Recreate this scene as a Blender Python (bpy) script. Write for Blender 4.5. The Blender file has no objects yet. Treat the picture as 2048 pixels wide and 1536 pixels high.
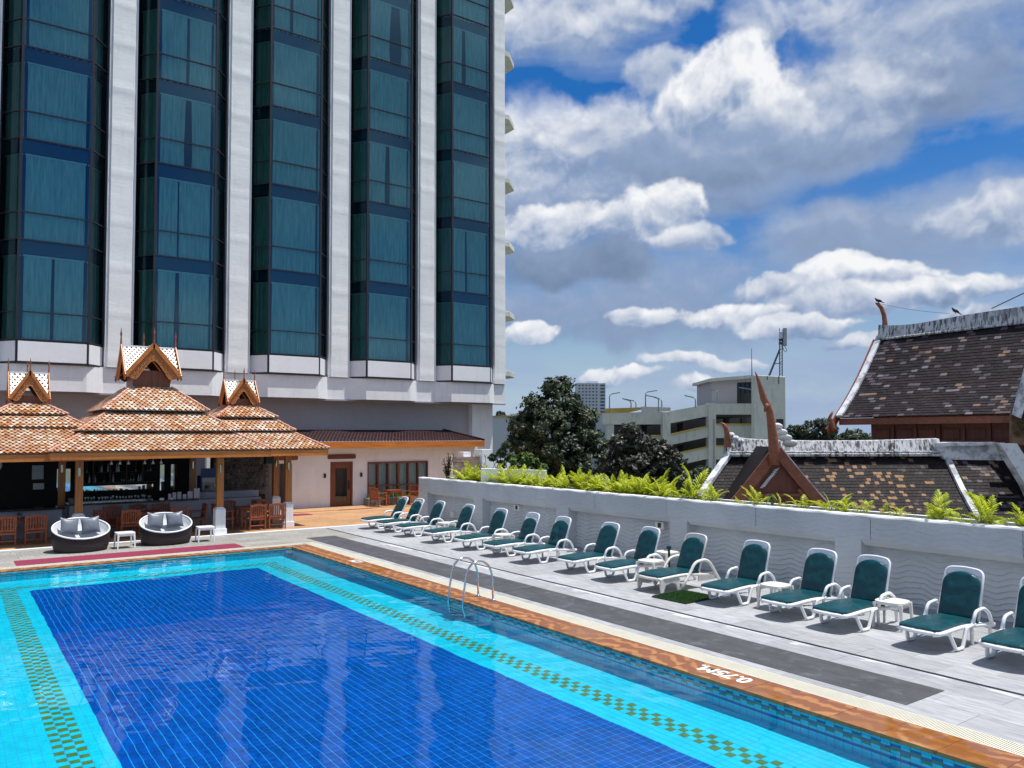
import bpy, math, random
import numpy as np
from mathutils import Matrix, Vector, noise

R = math.radians
sc = bpy.context.scene
col = sc.collection
rng = random.Random(7)

# ------------------------------------------------------------------ camera
YAW, PITCH, ROLL, EYE = .619623, .0409539, -.00235289, 3.3
FOC, CY0 = 1589.522, 805.915
_fw = Vector((math.sin(YAW)*math.cos(PITCH), math.cos(YAW)*math.cos(PITCH), math.sin(PITCH)))
_r0 = Vector((math.cos(YAW), -math.sin(YAW), 0)); _u0 = _r0.cross(_fw)
_rt = _r0*math.cos(ROLL)+_u0*math.sin(ROLL); _up = _rt.cross(_fw)
cam = bpy.data.objects.new('camera', bpy.data.cameras.new('camera')); col.objects.link(cam)
_m = Matrix.Identity(4)
for _i, _v in enumerate((_rt, _up, -_fw)):
    for _k in range(3): _m[_k][_i] = _v[_k]
_m.translation = (0, 0, EYE)
cam.matrix_world = _m
cam.data.sensor_width = 36; cam.data.lens = 36*FOC/2048; cam.data.shift_y = (CY0-768)/2048
cam.data.clip_start = .1; cam.data.clip_end = 6000
sc.camera = cam

def ray(px, py):
    return _rt*((px-1024)/FOC) - _up*((py-CY0)/FOC) + _fw
def at(px, py, depth):
    """a point seen in direction (px, py) at a horizontal distance 'depth' along the viewing heading"""
    d = ray(px, py); h = d.x*math.sin(YAW)+d.y*math.cos(YAW)
    return Vector((0, 0, EYE)) + d*(depth/h)

# ------------------------------------------------------------------ render / view
sc.view_settings.view_transform = 'Standard'; sc.view_settings.look = 'None'
sc.view_settings.gamma = 1; sc.view_settings.exposure = EXPOSURE = 0.12
sc.view_settings.use_curve_mapping = False
sc.cycles.use_denoising = True
sc.cycles.max_bounces = 10; sc.cycles.transparent_max_bounces = 24
sc.cycles.transmission_bounces = 8; sc.cycles.glossy_bounces = 4; sc.cycles.diffuse_bounces = 4
sc.cycles.sample_clamp_indirect = 6
sc.cycles.blur_glossy = .3

# ------------------------------------------------------------------ sun + sky
SUN = Vector((.25, -.19, 1)).normalized()
sl = bpy.data.lights.new('sun', 'SUN'); sl.energy = 5.0; sl.angle = R(.5); sl.color = (1, .97, .92)
sun = bpy.data.objects.new('sun', sl); col.objects.link(sun)
sun.rotation_euler = SUN.to_track_quat('Z', 'Y').to_euler(); sun.location = (0, 0, 60)
sl.cycles.is_caustics_light = True

class NT:
    """small helper to write node trees"""
    def __init__(s, nt): s.nt = nt
    def n(s, t, ins=None, **props):
        o = s.nt.nodes.new(t)
        for k, v in props.items(): setattr(o, k, v)
        for k, v in (ins or {}).items(): s.set(o.inputs[k], v)
        return o
    def set(s, sock, v):
        if isinstance(v, bpy.types.NodeSocket): s.nt.links.new(v, sock)
        elif isinstance(v, bpy.types.Node): s.nt.links.new(v.outputs[0], sock)
        else: sock.default_value = v
    def m(s, op, a, b=0.0, c=None, clamp=False):
        o = s.nt.nodes.new('ShaderNodeMath'); o.operation = op; o.use_clamp = clamp
        s.set(o.inputs[0], a); s.set(o.inputs[1], b)
        if c is not None: s.set(o.inputs[2], c)
        return o.outputs[0]
    def vm(s, op, a, b=(0, 0, 0), sc_=None):
        o = s.nt.nodes.new('ShaderNodeVectorMath'); o.operation = op
        s.set(o.inputs[0], a)
        if op != 'SCALE': s.set(o.inputs[1], b)
        else: s.set(o.inputs['Scale'], sc_)
        return o.outputs[0]
    def noise(s, vec, scale, detail=4, rough=.55, dist=0, dim='3D'):
        return s.n('ShaderNodeTexNoise', {'Vector': vec, 'Scale': scale, 'Detail': detail, 'Roughness': rough, 'Distortion': dist}, noise_dimensions=dim).outputs[0]
    def ss(s, v, a, b, o0=0., o1=1.):
        o = s.n('ShaderNodeMapRange', {'Value': v, 'From Min': a, 'From Max': b, 'To Min': o0, 'To Max': o1}); o.interpolation_type = 'SMOOTHSTEP'
        return o.outputs[0]
    def lin(s, v, a, b, o0=0., o1=1.):
        return s.n('ShaderNodeMapRange', {'Value': v, 'From Min': a, 'From Max': b, 'To Min': o0, 'To Max': o1}).outputs[0]
    def mix(s, f, a, b, mode='MIX'):
        o = s.nt.nodes.new('ShaderNodeMix'); o.data_type = 'RGBA'; o.blend_type = mode
        s.set(o.inputs[0], f); s.set(o.inputs[6], c4(a)); s.set(o.inputs[7], c4(b))
        return o.outputs[2]
def c4(v):
    return (*v, 1) if isinstance(v, tuple) and len(v) == 3 else v

world = bpy.data.worlds.new('World'); sc.world = world; world.use_nodes = True
W = NT(world.node_tree)
for n_ in list(W.nt.nodes): W.nt.nodes.remove(n_)
dirv = W.n('ShaderNodeTexCoord').outputs['Generated']
sep = W.n('ShaderNodeSeparateXYZ', {0: dirv})
az = W.m('ARCTAN2', sep.outputs[0], sep.outputs[1])
el = W.m('ARCSINE', sep.outputs[2])

# --- clouds: a procedural field over azimuth / elevation, computed once into a float image
TAU = 2*math.pi
_rs = np.random.RandomState(5)
_perm = _rs.permutation(4096).astype(np.int32)
_grad = np.stack([np.cos(np.linspace(0, TAU, 257)[:256]), np.sin(np.linspace(0, TAU, 257)[:256])], 1).astype(np.float32)
def gnoise(x,y,px,seed):
    """periodic gradient noise, period px cells in x"""
    xi=np.floor(x).astype(np.int32);yi=np.floor(y).astype(np.int32)
    fx=(x-xi).astype(np.float32);fy=(y-yi).astype(np.float32)
    u=fx*fx*fx*(fx*(fx*6-15)+10);v=fy*fy*fy*(fy*(fy*6-15)+10)
    def g(ix,iy,dx,dy):
        h=_perm[(_perm[(ix%px+seed*57)&4095]+iy*13+seed)&4095]&255
        q=_grad[h];return q[...,0]*dx+q[...,1]*dy
    a=g(xi,yi,fx,fy);b=g(xi+1,yi,fx-1,fy);c=g(xi,yi+1,fx,fy-1);d=g(xi+1,yi+1,fx-1,fy-1)
    return (a+(b-a)*u)+((c+(d-c)*u)-(a+(b-a)*u))*v
def fbm(a,e,cells,octs,rough,seed,sy=1.5,billow=0):
    s=0.;amp=1.;tot=0.;f=cells
    for o in range(octs):
        n=gnoise(a/TAU*f,e/TAU*f*sy+17.3*o,f,seed+o)
        if billow: n=(.5-np.abs(n)*1.6)
        s=s+amp*n;tot+=amp;amp*=rough;f*=2
    return s/tot
def sm(x,a,b):
    t=np.clip((x-a)/(b-a),0,1);return t*t*(3-2*t)
def _ae(px, py):
    d = ray(px, py).normalized(); return math.atan2(d.x, d.y), math.asin(d.z)
# px,py,rx,ry, soft, top brightness, bottom brightness, emboss
PU=[(1280,620,420,120,.9,.50,.40,.3),(1750,480,330,110,1.1,.52,.40,.3),(1150,380,260,160,.9,.62,.38,.8),
 (1500,360,300,110,1.0,.55,.30,.5),(1870,120,360,200,.9,.62,.24,.5),(1600,240,230,130,.8,.72,.40,.8),
 (1150,50,190,95,.8,.80,.48,1.0),(1330,20,130,50,.8,.72,.50,.8),(1500,60,110,70,.9,.75,.50,.8),(1680,20,170,70,.8,.8,.45,.8),
 (1090,290,140,110,.6,.95,.50,1.2),(1200,250,90,70,.7,.80,.5,1.),(1445,195,165,115,.42,1.0,.46,1.2),(1560,240,90,70,.6,.9,.5,1.),
 (1420,320,290,75,.8,.50,.30,.4),(1290,150,70,50,.7,.75,.5,.8),
 (1150,530,210,65,.7,.36,.22,.4),(1140,455,150,48,.42,.98,.42,1.2),(1310,430,120,72,.38,1.0,.42,1.2),(1390,480,90,40,.5,.85,.4,.8),
 (2030,440,150,60,.6,.80,.48,1.),(1720,560,150,42,.32,1.0,.45,1.3),(1860,585,150,38,.35,.98,.45,1.3),(1560,585,110,42,.35,.95,.45,1.3),(1650,610,130,34,.4,.8,.42,1.),
 (1470,632,130,30,.35,.98,.48,1.3),(1600,650,110,24,.4,.85,.45,1.),(1290,640,70,24,.5,.9,.55,1.),(1960,640,120,30,.5,.7,.45,1.),
 (1065,668,70,27,.35,1.0,.62,1.),(1245,752,95,22,.35,.95,.62,1.),(1420,722,110,20,.4,.9,.6,1.),(1450,775,90,28,.5,.88,.66,1.),(1780,680,120,18,.6,.75,.55,1.)]
HO=[(1090,165,130,55,1.),(1010,120,60,60,.8),(1640,95,60,45,1.),(1372,88,55,34,.9),(1990,322,300,55,1.),(1720,375,170,32,.7),(1470,480,70,40,.5),(1480,30,60,30,.5)]
F = FOC
def clouds(a,e):
    wa=a+.10*fbm(a,e,36,6,.56,3,1.); we=e+.06*fbm(a,e,36,6,.56,11,1.)
    wa2=a+.06*fbm(a,e,90,5,.55,43,1.); we2=e+.045*fbm(a,e,90,5,.55,47,1.)
    n=fbm(a,e,40,7,.58,31,1.2)
    nb=fbm(wa,we,48,5,.5,51,1.3,1)
    nb2=fbm(wa+.005,we+.011,48,5,.5,51,1.3,1); n2=fbm(a+.006,e+.014,40,7,.58,31,1.2)
    emb=(nb-nb2)*1.5+(n-n2)*1.1
    dark=np.array([.12,.18,.31]);mid=np.array([.30,.40,.60]);wh=np.array([.92,.94,.98])
    def ramp(v):
        v=np.clip(v,0,1.05)[...,None]
        return np.where(v<.5,dark+(mid-dark)*(v/.5),mid+(wh-mid)*((v-.5)/.5))
    hol=0
    for px,py,rx,ry,w in HO:
        ba,be=_ae(px,py); hol=hol+w*np.exp(-1.2*(((wa-ba)*F/rx)**2+((we-be)*F/ry)**2))
    ve=sm(fbm(wa,e,14,7,.62,91,4.),-.22,.26)*(.85+.15*sm(e,.40,.05))
    ve=np.clip(ve-hol*.9,0,1)
    C=np.broadcast_to(np.array([.36,.47,.68]),a.shape+(3,)).copy(); A=ve.copy()
    P=[(*_ae(p[0],p[1]),)+p[2:] for p in PU]
    rs=np.random.RandomState(3)
    for k in range(70):
        pa=rs.uniform(-math.pi,math.pi);pe=abs(rs.normal(0,.45))+.05
        if -.15<pa<1.5 and pe<.75: continue
        s=rs.uniform(.6,1.6)*(120+260*min(pe,1));P.append((pa,min(pe,1.4),s*1.3/max(math.cos(pe),.25),s*.55,.6,.95,.35,1.1))
    for ba,be,rx,ry,soft,tb,bb,em in P:
        dx=np.abs(a-ba); 
        m=((np.minimum(dx,TAU-dx)*F/rx)<2.4)&((np.abs(e-be)*F/ry)<2.8)
        if not m.any(): continue
        X=(wa[m]*.6+wa2[m]*.4-ba)
        X=(X+math.pi)%TAU-math.pi
        X=X*F/rx; Y=(we[m]*.6+we2[m]*.4-be)*F/ry
        Yb=np.where(Y<0,Y*1.25,Y)
        s=1-(X*X+Yb*Yb)+1.5*n[m]+.7*(nb[m]-.2)
        al=sm(s,0,soft)*(1-np.clip(hol[m]*.8 if soft>.55 else hol[m]*.15,0,1))
        v=bb+(tb-bb)*sm(Y+.25*n[m],-.75,.55)+em*emb[m]*.55
        c=ramp(v); al_=al[...,None]
        C[m]=(c*al_+C[m]*(A[m]*(1-al))[...,None])/np.maximum(al+A[m]*(1-al),1e-4)[...,None]
        A[m]=al+A[m]*(1-al)
    return C,A

def cloud_image(name, w, h, a0, a1, e0, e1):
    A, E = np.meshgrid(a0+(np.arange(w)+.5)/w*(a1-a0), e0+(np.arange(h)+.5)/h*(e1-e0))
    c, al = clouds(A.astype(np.float32), E.astype(np.float32))
    im = bpy.data.images.new(name, w, h, alpha=True, float_buffer=True)
    im.colorspace_settings.name = 'Non-Color'; im.alpha_mode = 'CHANNEL_PACKED'
    im.pixels.foreach_set(np.concatenate([c, al[..., None]], -1).astype(np.float32).ravel())
    im.update(); im.pack()
    return im
def cloud_node(im, a0, a1, e0, e1, ext):
    uv = W.n('ShaderNodeCombineXYZ', {0: W.lin(az, a0, a1), 1: W.lin(el, e0, e1), 2: 0.0}).outputs[0]
    t = W.n('ShaderNodeTexImage', {'Vector': uv}, image=im, extension=ext, interpolation='Cubic')
    return t.outputs[0], t.outputs[1]
FULL = (-math.pi, math.pi, 0, math.pi/2); WIN = (-.2, 1.5, -.01, .70)
fc, fa = cloud_node(cloud_image('cloud_field_all', 1536, 384, *FULL), *FULL, 'EXTEND')
wc, wa_ = cloud_node(cloud_image('cloud_field_near', 1700, 710, *WIN), *WIN, 'EXTEND')
inside = W.m('MULTIPLY', W.m('MULTIPLY', W.ss(az, -.19, -.15), W.ss(az, 1.49, 1.45)), W.ss(el, .695, .66))
cc = W.mix(inside, fc, wc)
ca = W.m('ADD', fa, W.m('MULTIPLY', inside, W.m('SUBTRACT', wa_, fa)))
sky = W.n('ShaderNodeTexSky', sky_type='NISHITA', sun_disc=False)
sky.sun_elevation = math.asin(SUN.z); sky.sun_rotation = math.atan2(SUN.x, SUN.y); sky.air_density = 1.0; sky.dust_density = .4; sky.ozone_density = 3.0
skyc = W.vm('SCALE', sky.outputs[0], sc_=.088)
skyc = W.mix(W.ss(el, .02, .40), skyc, W.mix(1.0, skyc, (.16, .66, 1.18), 'MULTIPLY'))
skyc = W.mix(W.ss(el, .16, -.01, 0., .75), skyc, (.36, .50, .70))
skyc = W.mix(ca, skyc, W.vm('SCALE', cc, sc_=.86))
skyc = W.mix(W.ss(el, .0, -.02), skyc, (.16, .17, .17))
bg = W.n('ShaderNodeBackground', {0: skyc, 1: 1.0})
W.set(W.n('ShaderNodeOutputWorld').inputs[0], bg)
world.cycles.sampling_method = 'MANUAL'; world.cycles.sample_map_resolution = 1024

# ================================================================== materials
def new_mat(name):
    m = bpy.data.materials.new(name); m.use_nodes = True
    t = NT(m.node_tree); p = m.node_tree.nodes['Principled BSDF']
    return m, t, p
def obj_rand(t): return t.n('ShaderNodeObjectInfo').outputs['Random']
def basic(name, c, rough=.6, var=.12, scale=4., bump=0., bscale=30., spec=.5, metal=0., rand=0., stain=None, stain_amt=.0, stretch=(1, 1, 1), dark=None):
    """base colour with low and high frequency variation, optional per-object tint, optional streak stains"""
    m, t, p = new_mat(name)
    co = t.n('ShaderNodeTexCoord').outputs['Object']
    mp = t.vm('MULTIPLY', co, stretch)
    n1 = t.noise(mp, scale, 5, .6); n2 = t.noise(mp, scale*9, 4, .6)
    k = t.m('ADD', t.m('MULTIPLY', n1, .65), t.m('MULTIPLY', n2, .35))
    v = t.ss(k, .32, .68, 1-var, 1+var)
    colr = t.mix(1.0, c, t.n('ShaderNodeCombineColor', {0: v, 1: v, 2: v}).outputs[0], 'MULTIPLY')
    if rand:
        rv = t.lin(obj_rand(t), 0, 1, 1-rand, 1+rand)
        colr = t.mix(1.0, colr, t.n('ShaderNodeCombineColor', {0: rv, 1: rv, 2: rv}).outputs[0], 'MULTIPLY')
    if stain:
        s1 = t.noise(t.vm('MULTIPLY', co, (2.2, 2.2, .35)), 1.6, 7, .68)
        colr = t.mix(t.m('MULTIPLY', t.ss(s1, .50, .72), stain_amt), colr, stain)
    t.set(p.inputs['Base Color'], colr)
    t.set(p.inputs['Roughness'], t.lin(n2, .2, .8, rough*.85, min(rough*1.15, 1)))
    p.inputs['Specular IOR Level'].default_value = spec; p.inputs['Metallic'].default_value = metal
    if bump:
        b = t.n('ShaderNodeBump', {'Strength': 1.0, 'Distance': bump, 'Height': t.noise(mp, bscale, 5, .6)})
        t.set(p.inputs['Normal'], b)
    return m
def wood(name, c1, c2, axis=0, scale=1., rough=.45, rand=.15, coat=0.):
    m, t, p = new_mat(name)
    co = t.n('ShaderNodeTexCoord').outputs['Object']
    st = [14., 14., 14.]; st[axis] = .9
    mp = t.vm('MULTIPLY', co, tuple(x*scale for x in st))
    n = t.noise(mp, 1.6, 6, .62, .6); n2 = t.noise(co, 1.1, 3, .5)
    k = t.m('ADD', t.m('MULTIPLY', n, .75), t.m('MULTIPLY', n2, .25))
    colr = t.mix(t.ss(k, .34, .64), c1, c2)
    rv = t.lin(obj_rand(t), 0, 1, 1-rand, 1+rand)
    colr = t.mix(1.0, colr, t.n('ShaderNodeCombineColor', {0: rv, 1: rv, 2: rv}).outputs[0], 'MULTIPLY')
    t.set(p.inputs['Base Color'], colr); p.inputs['Roughness'].default_value = rough
    p.inputs['Coat Weight'].default_value = coat
    t.set(p.inputs['Normal'], t.n('ShaderNodeBump', {'Distance': .002, 'Height': n}))
    return m

M = {}
M['plaster'] = basic('white_painted_plaster', (.80, .81, .82), .75, .05, 1.2, .006, 26, stain=(.42, .42, .40), stain_amt=.25)
M['plaster_rough'] = basic('white_hand_plaster', (.84, .85, .85), .8, .05, .8, .006, 4., stain=(.50, .50, .47), stain_amt=.22, stretch=(1, 1, 3.))
M['panel_white'] = basic('white_metal_panel', (.82, .83, .85), .5, .04, .7, .003, 10, stain=(.5, .5, .5), stain_amt=.12)
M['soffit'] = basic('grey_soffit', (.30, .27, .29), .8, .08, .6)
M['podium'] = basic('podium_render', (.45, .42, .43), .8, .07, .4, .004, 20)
M['mullion'] = basic('dark_mullion', (.018, .017, .024), .38, .15, 6)
M['slab'] = basic('blue_grey_slab', (.05, .09, .16), .7, .1)
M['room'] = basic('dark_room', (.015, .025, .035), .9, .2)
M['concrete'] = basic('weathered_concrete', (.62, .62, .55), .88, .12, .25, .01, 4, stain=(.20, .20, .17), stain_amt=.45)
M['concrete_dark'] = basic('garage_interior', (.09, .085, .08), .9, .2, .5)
M['yellow'] = basic('yellow_rail_paint', (.55, .38, .06), .6, .2, 1)
M['grey_metal'] = basic('galvanised_metal', (.34, .36, .38), .45, .12, 3, metal=.6)
M['steel'] = basic('polished_stainless_steel', (.62, .64, .66), .12, .05, 3, metal=1.)
M['white_plastic'] = basic('white_moulded_plastic', (.80, .81, .83), .38, .03, 6, .001, 60, stain=(.6, .58, .52), stain_amt=.15)
M['old_plastic'] = basic('yellowed_white_plastic', (.72, .70, .64), .45, .06, 8, .001, 60, stain=(.42, .38, .30), stain_amt=.4)
M['black'] = basic('black_paint', (.012, .012, .013), .4, .2, 5)
M['carpet_wine'] = basic('wine_red_carpet', (.24, .02, .06), .95, .18, 9, .004, 240, rand=.02)
M['mat_dark'] = basic('dark_grey_rubber_carpet', (.062, .062, .070), .85, .26, 1.6, .003, 220, stain=(.17, .17, .19), stain_amt=.5, stretch=(2.2, .8, 1))
M['roof_wood'] = wood('orange_varnished_wood', (.42, .125, .018), (.60, .21, .036), 0, .8, .42, .1)
M['post_wood'] = wood('orange_varnished_post', (.30, .105, .02), (.45, .17, .035), 2, .8, .42, .1)
M['carve_wood'] = basic('carved_teak', (.58, .22, .06), .5, .25, 14, .004, 60)
M['teak'] = wood('teak_furniture', (.20, .045, .015), (.36, .10, .035), 2, 1.4, .45, .28)
M['teak_dark'] = wood('dark_teak_table', (.12, .028, .012), (.22, .06, .024), 0, 1.2, .4, .2)
M['red_wood'] = wood('red_brown_house_wood', (.10, .022, .012), (.17, .045, .024), 2, .6, .55, .15)
M['red_barge'] = wood('red_brown_bargeboard', (.17, .048, .022), (.27, .085, .042), 0, .6, .5, .1)
M['finial'] = basic('painted_finial_wood', (.24, .075, .035), .5, .3, 9, .004, 30)
M['door_wood'] = wood('brown_door_wood', (.13, .035, .014), (.22, .068, .028), 2, 1., .4, .12)
M['black_top'] = basic('polished_black_granite', (.015, .016, .018), .18, .3, 30)
M['counter_wall'] = basic('bar_front_render', (.34, .35, .39), .8, .06, 2)
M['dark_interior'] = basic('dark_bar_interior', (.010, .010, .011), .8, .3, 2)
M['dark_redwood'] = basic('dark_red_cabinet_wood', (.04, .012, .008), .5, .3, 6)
M['stone_int'] = basic('rough_slate_stone', (.115, .10, .095), .85, .5, 3.5, .04, 9, rand=.25)
M['wicker'] = basic('dark_brown_wicker', (.022, .014, .016), .6, .35, 20, .008, 90)
M['wicker_white'] = basic('white_wicker', (.60, .62, .64), .6, .16, 30, .006, 110)
M['cushion_grey'] = basic('grey_vinyl_cushion', (.13, .15, .18), .40, .12, 5, .010, 7, spec=.6)
M['paper'] = basic('printed_paper', (.62, .60, .62), .7, .12, 20)
M['blue_fridge'] = basic('blue_cooler_panel', (.02, .06, .22), .4, .1, 2)
M['soil'] = basic('planter_soil', (.05, .035, .022), .95, .4, 8, .03, 10)
M['pot'] = basic('grey_planter_pot', (.17, .17, .17), .85, .14, 4)
M['far_wall'] = basic('far_white_building', (.55, .58, .62), .8, .04, .05)
M['far_glass'] = basic('far_window_glass', (.06, .09, .12), .25, .1, 1)
M['rope'] = basic('blue_grey_cable', (.10, .11, .13), .6, .1)
M['cap_white'] = basic('sunlit_wall_cap', (.78, .79, .80), .7, .04, 3)

# vinyl cushions of the loungers: bottle green with soft creases
m, t, p = new_mat('bottle_green_vinyl'); M['green'] = m
co = t.n('ShaderNodeTexCoord').outputs['Object']
n_ = t.noise(co, 3.5, 4, .5, .8)
t.set(p.inputs['Base Color'], t.mix(t.ss(n_, .3, .7), (.002, .045, .056), (.003, .066, .080)))
p.inputs['Roughness'].default_value = .34; p.inputs['Specular IOR Level'].default_value = .35
t.set(p.inputs['Normal'], t.n('ShaderNodeBump', {'Strength': .6, 'Distance': .02, 'Height': t.noise(t.vm('MULTIPLY', co, (1., 2.2, 1.)), 4., 3, .5, 1.2)}))

# stone deck tiles: grey planks with fine grain along y
def stone_tile(name, c1, c2, stain, salt=False):
    m, t, p = new_mat(name)
    co = t.n('ShaderNodeTexCoord').outputs['Object']
    info = t.n('ShaderNodeObjectInfo')
    off = t.vm('ADD', co, t.vm('SCALE', info.outputs['Location'], sc_=1.0))
    n1 = t.noise(t.vm('MULTIPLY', off, (9., 1.2, 1.)), 2.2, 7, .66, .4); n2 = t.noise(off, .55, 5, .6)
    colr = t.mix(t.ss(n1, .30, .68), c1, c2)
    colr = t.mix(t.m('MULTIPLY', t.ss(n2, .52, .75), .5), colr, stain)
    rv = t.lin(info.outputs['Random'], 0, 1, .86, 1.12)
    colr = t.mix(1.0, colr, t.n('ShaderNodeCombineColor', {0: rv, 1: rv, 2: rv}).outputs[0], 'MULTIPLY')
    if salt:   # pale lime bloom along the drain joint
        pos = t.n('ShaderNodeNewGeometry').outputs['Position']; px_ = t.n('ShaderNodeSeparateXYZ', {0: pos}).outputs[0]
        sn = t.noise(t.vm('MULTIPLY', pos, (1.6, .55, 1)), 1.6, 7, .62, .6)
        k = t.m('MULTIPLY', t.ss(t.m('ADD', t.m('MULTIPLY', sn, 1.5), t.m('MULTIPLY', t.m('SUBTRACT', px_, 11.12), 1.1)), .66, .86), t.ss(px_, 10.62, 10.95))
        colr = t.mix(t.m('MULTIPLY', k, .8), colr, (.66, .66, .68))
    t.set(p.inputs['Base Color'], colr); p.inputs['Roughness'].default_value = .62
    t.set(p.inputs['Normal'], t.n('ShaderNodeBump', {'Distance': .003, 'Height': n1}))
    return m
M['deck_tile'] = stone_tile('grey_wood_grain_paving', (.27, .275, .285), (.43, .435, .44), (.47, .47, .47))
M['deck_tile_salt'] = stone_tile('grey_paving_with_lime_bloom', (.27, .27, .28), (.42, .42, .43), (.44, .44, .44), True)
M['deck_tile_dark'] = stone_tile('grey_buff_paving', (.25, .24, .22), (.36, .34, .31), (.30, .29, .27))
M['grout'] = basic('paving_grout', (.13, .13, .13), .9, .2, 4)

# sandstone coping with wavy banding and wet patches
m, t, p = new_mat('orange_sandstone_coping'); M['coping'] = m
co = t.n('ShaderNodeTexCoord').outputs['Object']; info = t.n('ShaderNodeObjectInfo')
off = t.vm('ADD', co, t.vm('SCALE', info.outputs['Location'], sc_=1.0))
sh = t.vm('ADD', co, t.vm('SCALE', info.outputs['Location'], sc_=.37))
wv = t.n('ShaderNodeTexWave', {'Vector': t.vm('MULTIPLY', sh, (1., 1.5, 1.)), 'Scale': 1.1, 'Distortion': 9., 'Detail': 3., 'Detail Scale': 1.2}, wave_type='BANDS').outputs[1]
n1 = t.noise(off, 1.4, 6, .62)
dry = t.mix(t.ss(wv, .45, .95), (.22, .080, .032), (.40, .17, .055))
dry = t.mix(t.m('MULTIPLY', t.ss(n1, .56, .70), .45), dry, (.50, .26, .085))
dry = t.mix(t.ss(n1, .46, .30, 0., .6), dry, (.20, .075, .045))
wet_n = t.noise(off, .55, 4, .6, 1.2)
wet = t.ss(wet_n, .53, .57)
colr = t.mix(t.m('MULTIPLY', wet, .6), dry, (.30, .105, .010))
t.set(p.inputs['Base Color'], colr); t.set(p.inputs['Roughness'], t.lin(wet, 0, 1, .55, .08))
t.set(p.inputs['Normal'], t.n('ShaderNodeBump', {'Distance': .003, 'Strength': .6, 'Height': n1}))

# pool tiles
def pool_tile(name, c, var=.14):
    m, t, p = new_mat(name)
    co = t.n('ShaderNodeTexCoord').outputs['Object']; info = t.n('ShaderNodeObjectInfo')
    off = t.vm('ADD', co, info.outputs['Location'])
    cell = t.n('ShaderNodeTexWhiteNoise', {'Vector': t.vm('FLOOR', t.vm('SCALE', t.vm('ADD', off, (.0, .0, 0)), sc_=1/.115))}, noise_dimensions='3D').outputs[0]
    v = t.m('ADD', t.lin(cell, 0, 1, 1-var, 1+var), t.lin(t.noise(off, .5, 4, .6), .3, .7, -.10, .10))
    t.set(p.inputs['Base Color'], t.mix(1.0, c, t.n('ShaderNodeCombineColor', {0: v, 1: v, 2: v}).outputs[0], 'MULTIPLY'))
    p.inputs['Roughness'].default_value = .35
    return m
M['t_light'] = pool_tile('turquoise_pool_tile', (.022, .66, .78), .06)
M['t_dark'] = pool_tile('cobalt_pool_tile', (.0003, .078, .40), .20)
M['t_olive'] = pool_tile('olive_gold_pool_tile', (.26, .22, .035), .12)
M['t_blue'] = pool_tile('blue_mosaic_tile', (.004, .08, .34), .12)
M['t_grout'] = basic('pool_grout', (.06, .52, .86), .8, .05)
M['t_grout_light'] = basic('pool_grout_light', (.06, .70, .76), .8, .05)

# water surface: real refraction, the lamp reaches the floor through it
m = bpy.data.materials.new('pool_water'); m.use_nodes = True; M['water'] = m; t = NT(m.node_tree)
for n in list(t.nt.nodes): t.nt.nodes.remove(n)
wf_ = t.m('MULTIPLY', t.n('ShaderNodeFresnel', {'IOR': 1.333}).outputs[0], .62)
wr_ = t.n('ShaderNodeBsdfRefraction', {'Color': (.60, .97, 1, 1), 'Roughness': 0.0, 'IOR': 1.333})
wg_ = t.n('ShaderNodeBsdfGlossy', {'Color': (.80, .92, 1, 1), 'Roughness': 0.0})
t.set(t.n('ShaderNodeOutputMaterial').inputs[0], t.n('ShaderNodeMixShader', {0: wf_, 1: wr_, 2: wg_}))

# window glass of the tower: tinted, partly mirroring
def glass(name, tint, refl, f0, rough=.02):
    m = bpy.data.materials.new(name); m.use_nodes = True; t = NT(m.node_tree)
    for n in list(t.nt.nodes): t.nt.nodes.remove(n)
    fr = t.n('ShaderNodeFresnel', {'IOR': 1.5}).outputs[0]
    f = t.m('ADD', f0, t.m('MULTIPLY', fr, 1.0), clamp=True)
    co = t.n('ShaderNodeTexCoord').outputs['Object']
    bmp = t.n('ShaderNodeBump', {'Distance': .004, 'Strength': .35, 'Height': t.noise(co, .45, 3, .5)})
    tr = t.n('ShaderNodeBsdfTransparent', {0: c4(tint)}); gl = t.n('ShaderNodeBsdfGlossy', {'Color': c4(refl), 'Roughness': rough, 'Normal': bmp})
    mx = t.n('ShaderNodeMixShader', {0: f, 1: tr, 2: gl})
    t.set(t.n('ShaderNodeOutputMaterial').inputs[0], mx)
    return m
M['glass_tower'] = glass('blue_tinted_curtain_wall_glass', (.52, .82, .81), (.26, .50, .72), .10, .08)
M['glass_side'] = glass('side_glass_shade_tinted', (.24, .42, .40), (.25, .40, .50), .015, .06)  # tower glass tinted darker, so the side facets' shade sits in the colour
M['glass_clear'] = glass('clear_window_glass', (.72, .80, .84), (.8, .85, .9), .05)
M['mirror'] = basic('bar_mirror', (.75, .8, .8), .04, .03, 4, metal=1.)

# sheer curtains
m, t, p = new_mat('sheer_curtain'); M['curtain'] = m
co = t.n('ShaderNodeTexCoord').outputs['Object']
n_ = t.noise(t.vm('MULTIPLY', co, (1, 1, .08)), 12, 4, .6)
t.set(p.inputs['Base Color'], t.mix(t.ss(n_, .3, .7), (.50, .60, .58), (.80, .88, .86))); p.inputs['Roughness'].default_value = .9

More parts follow.
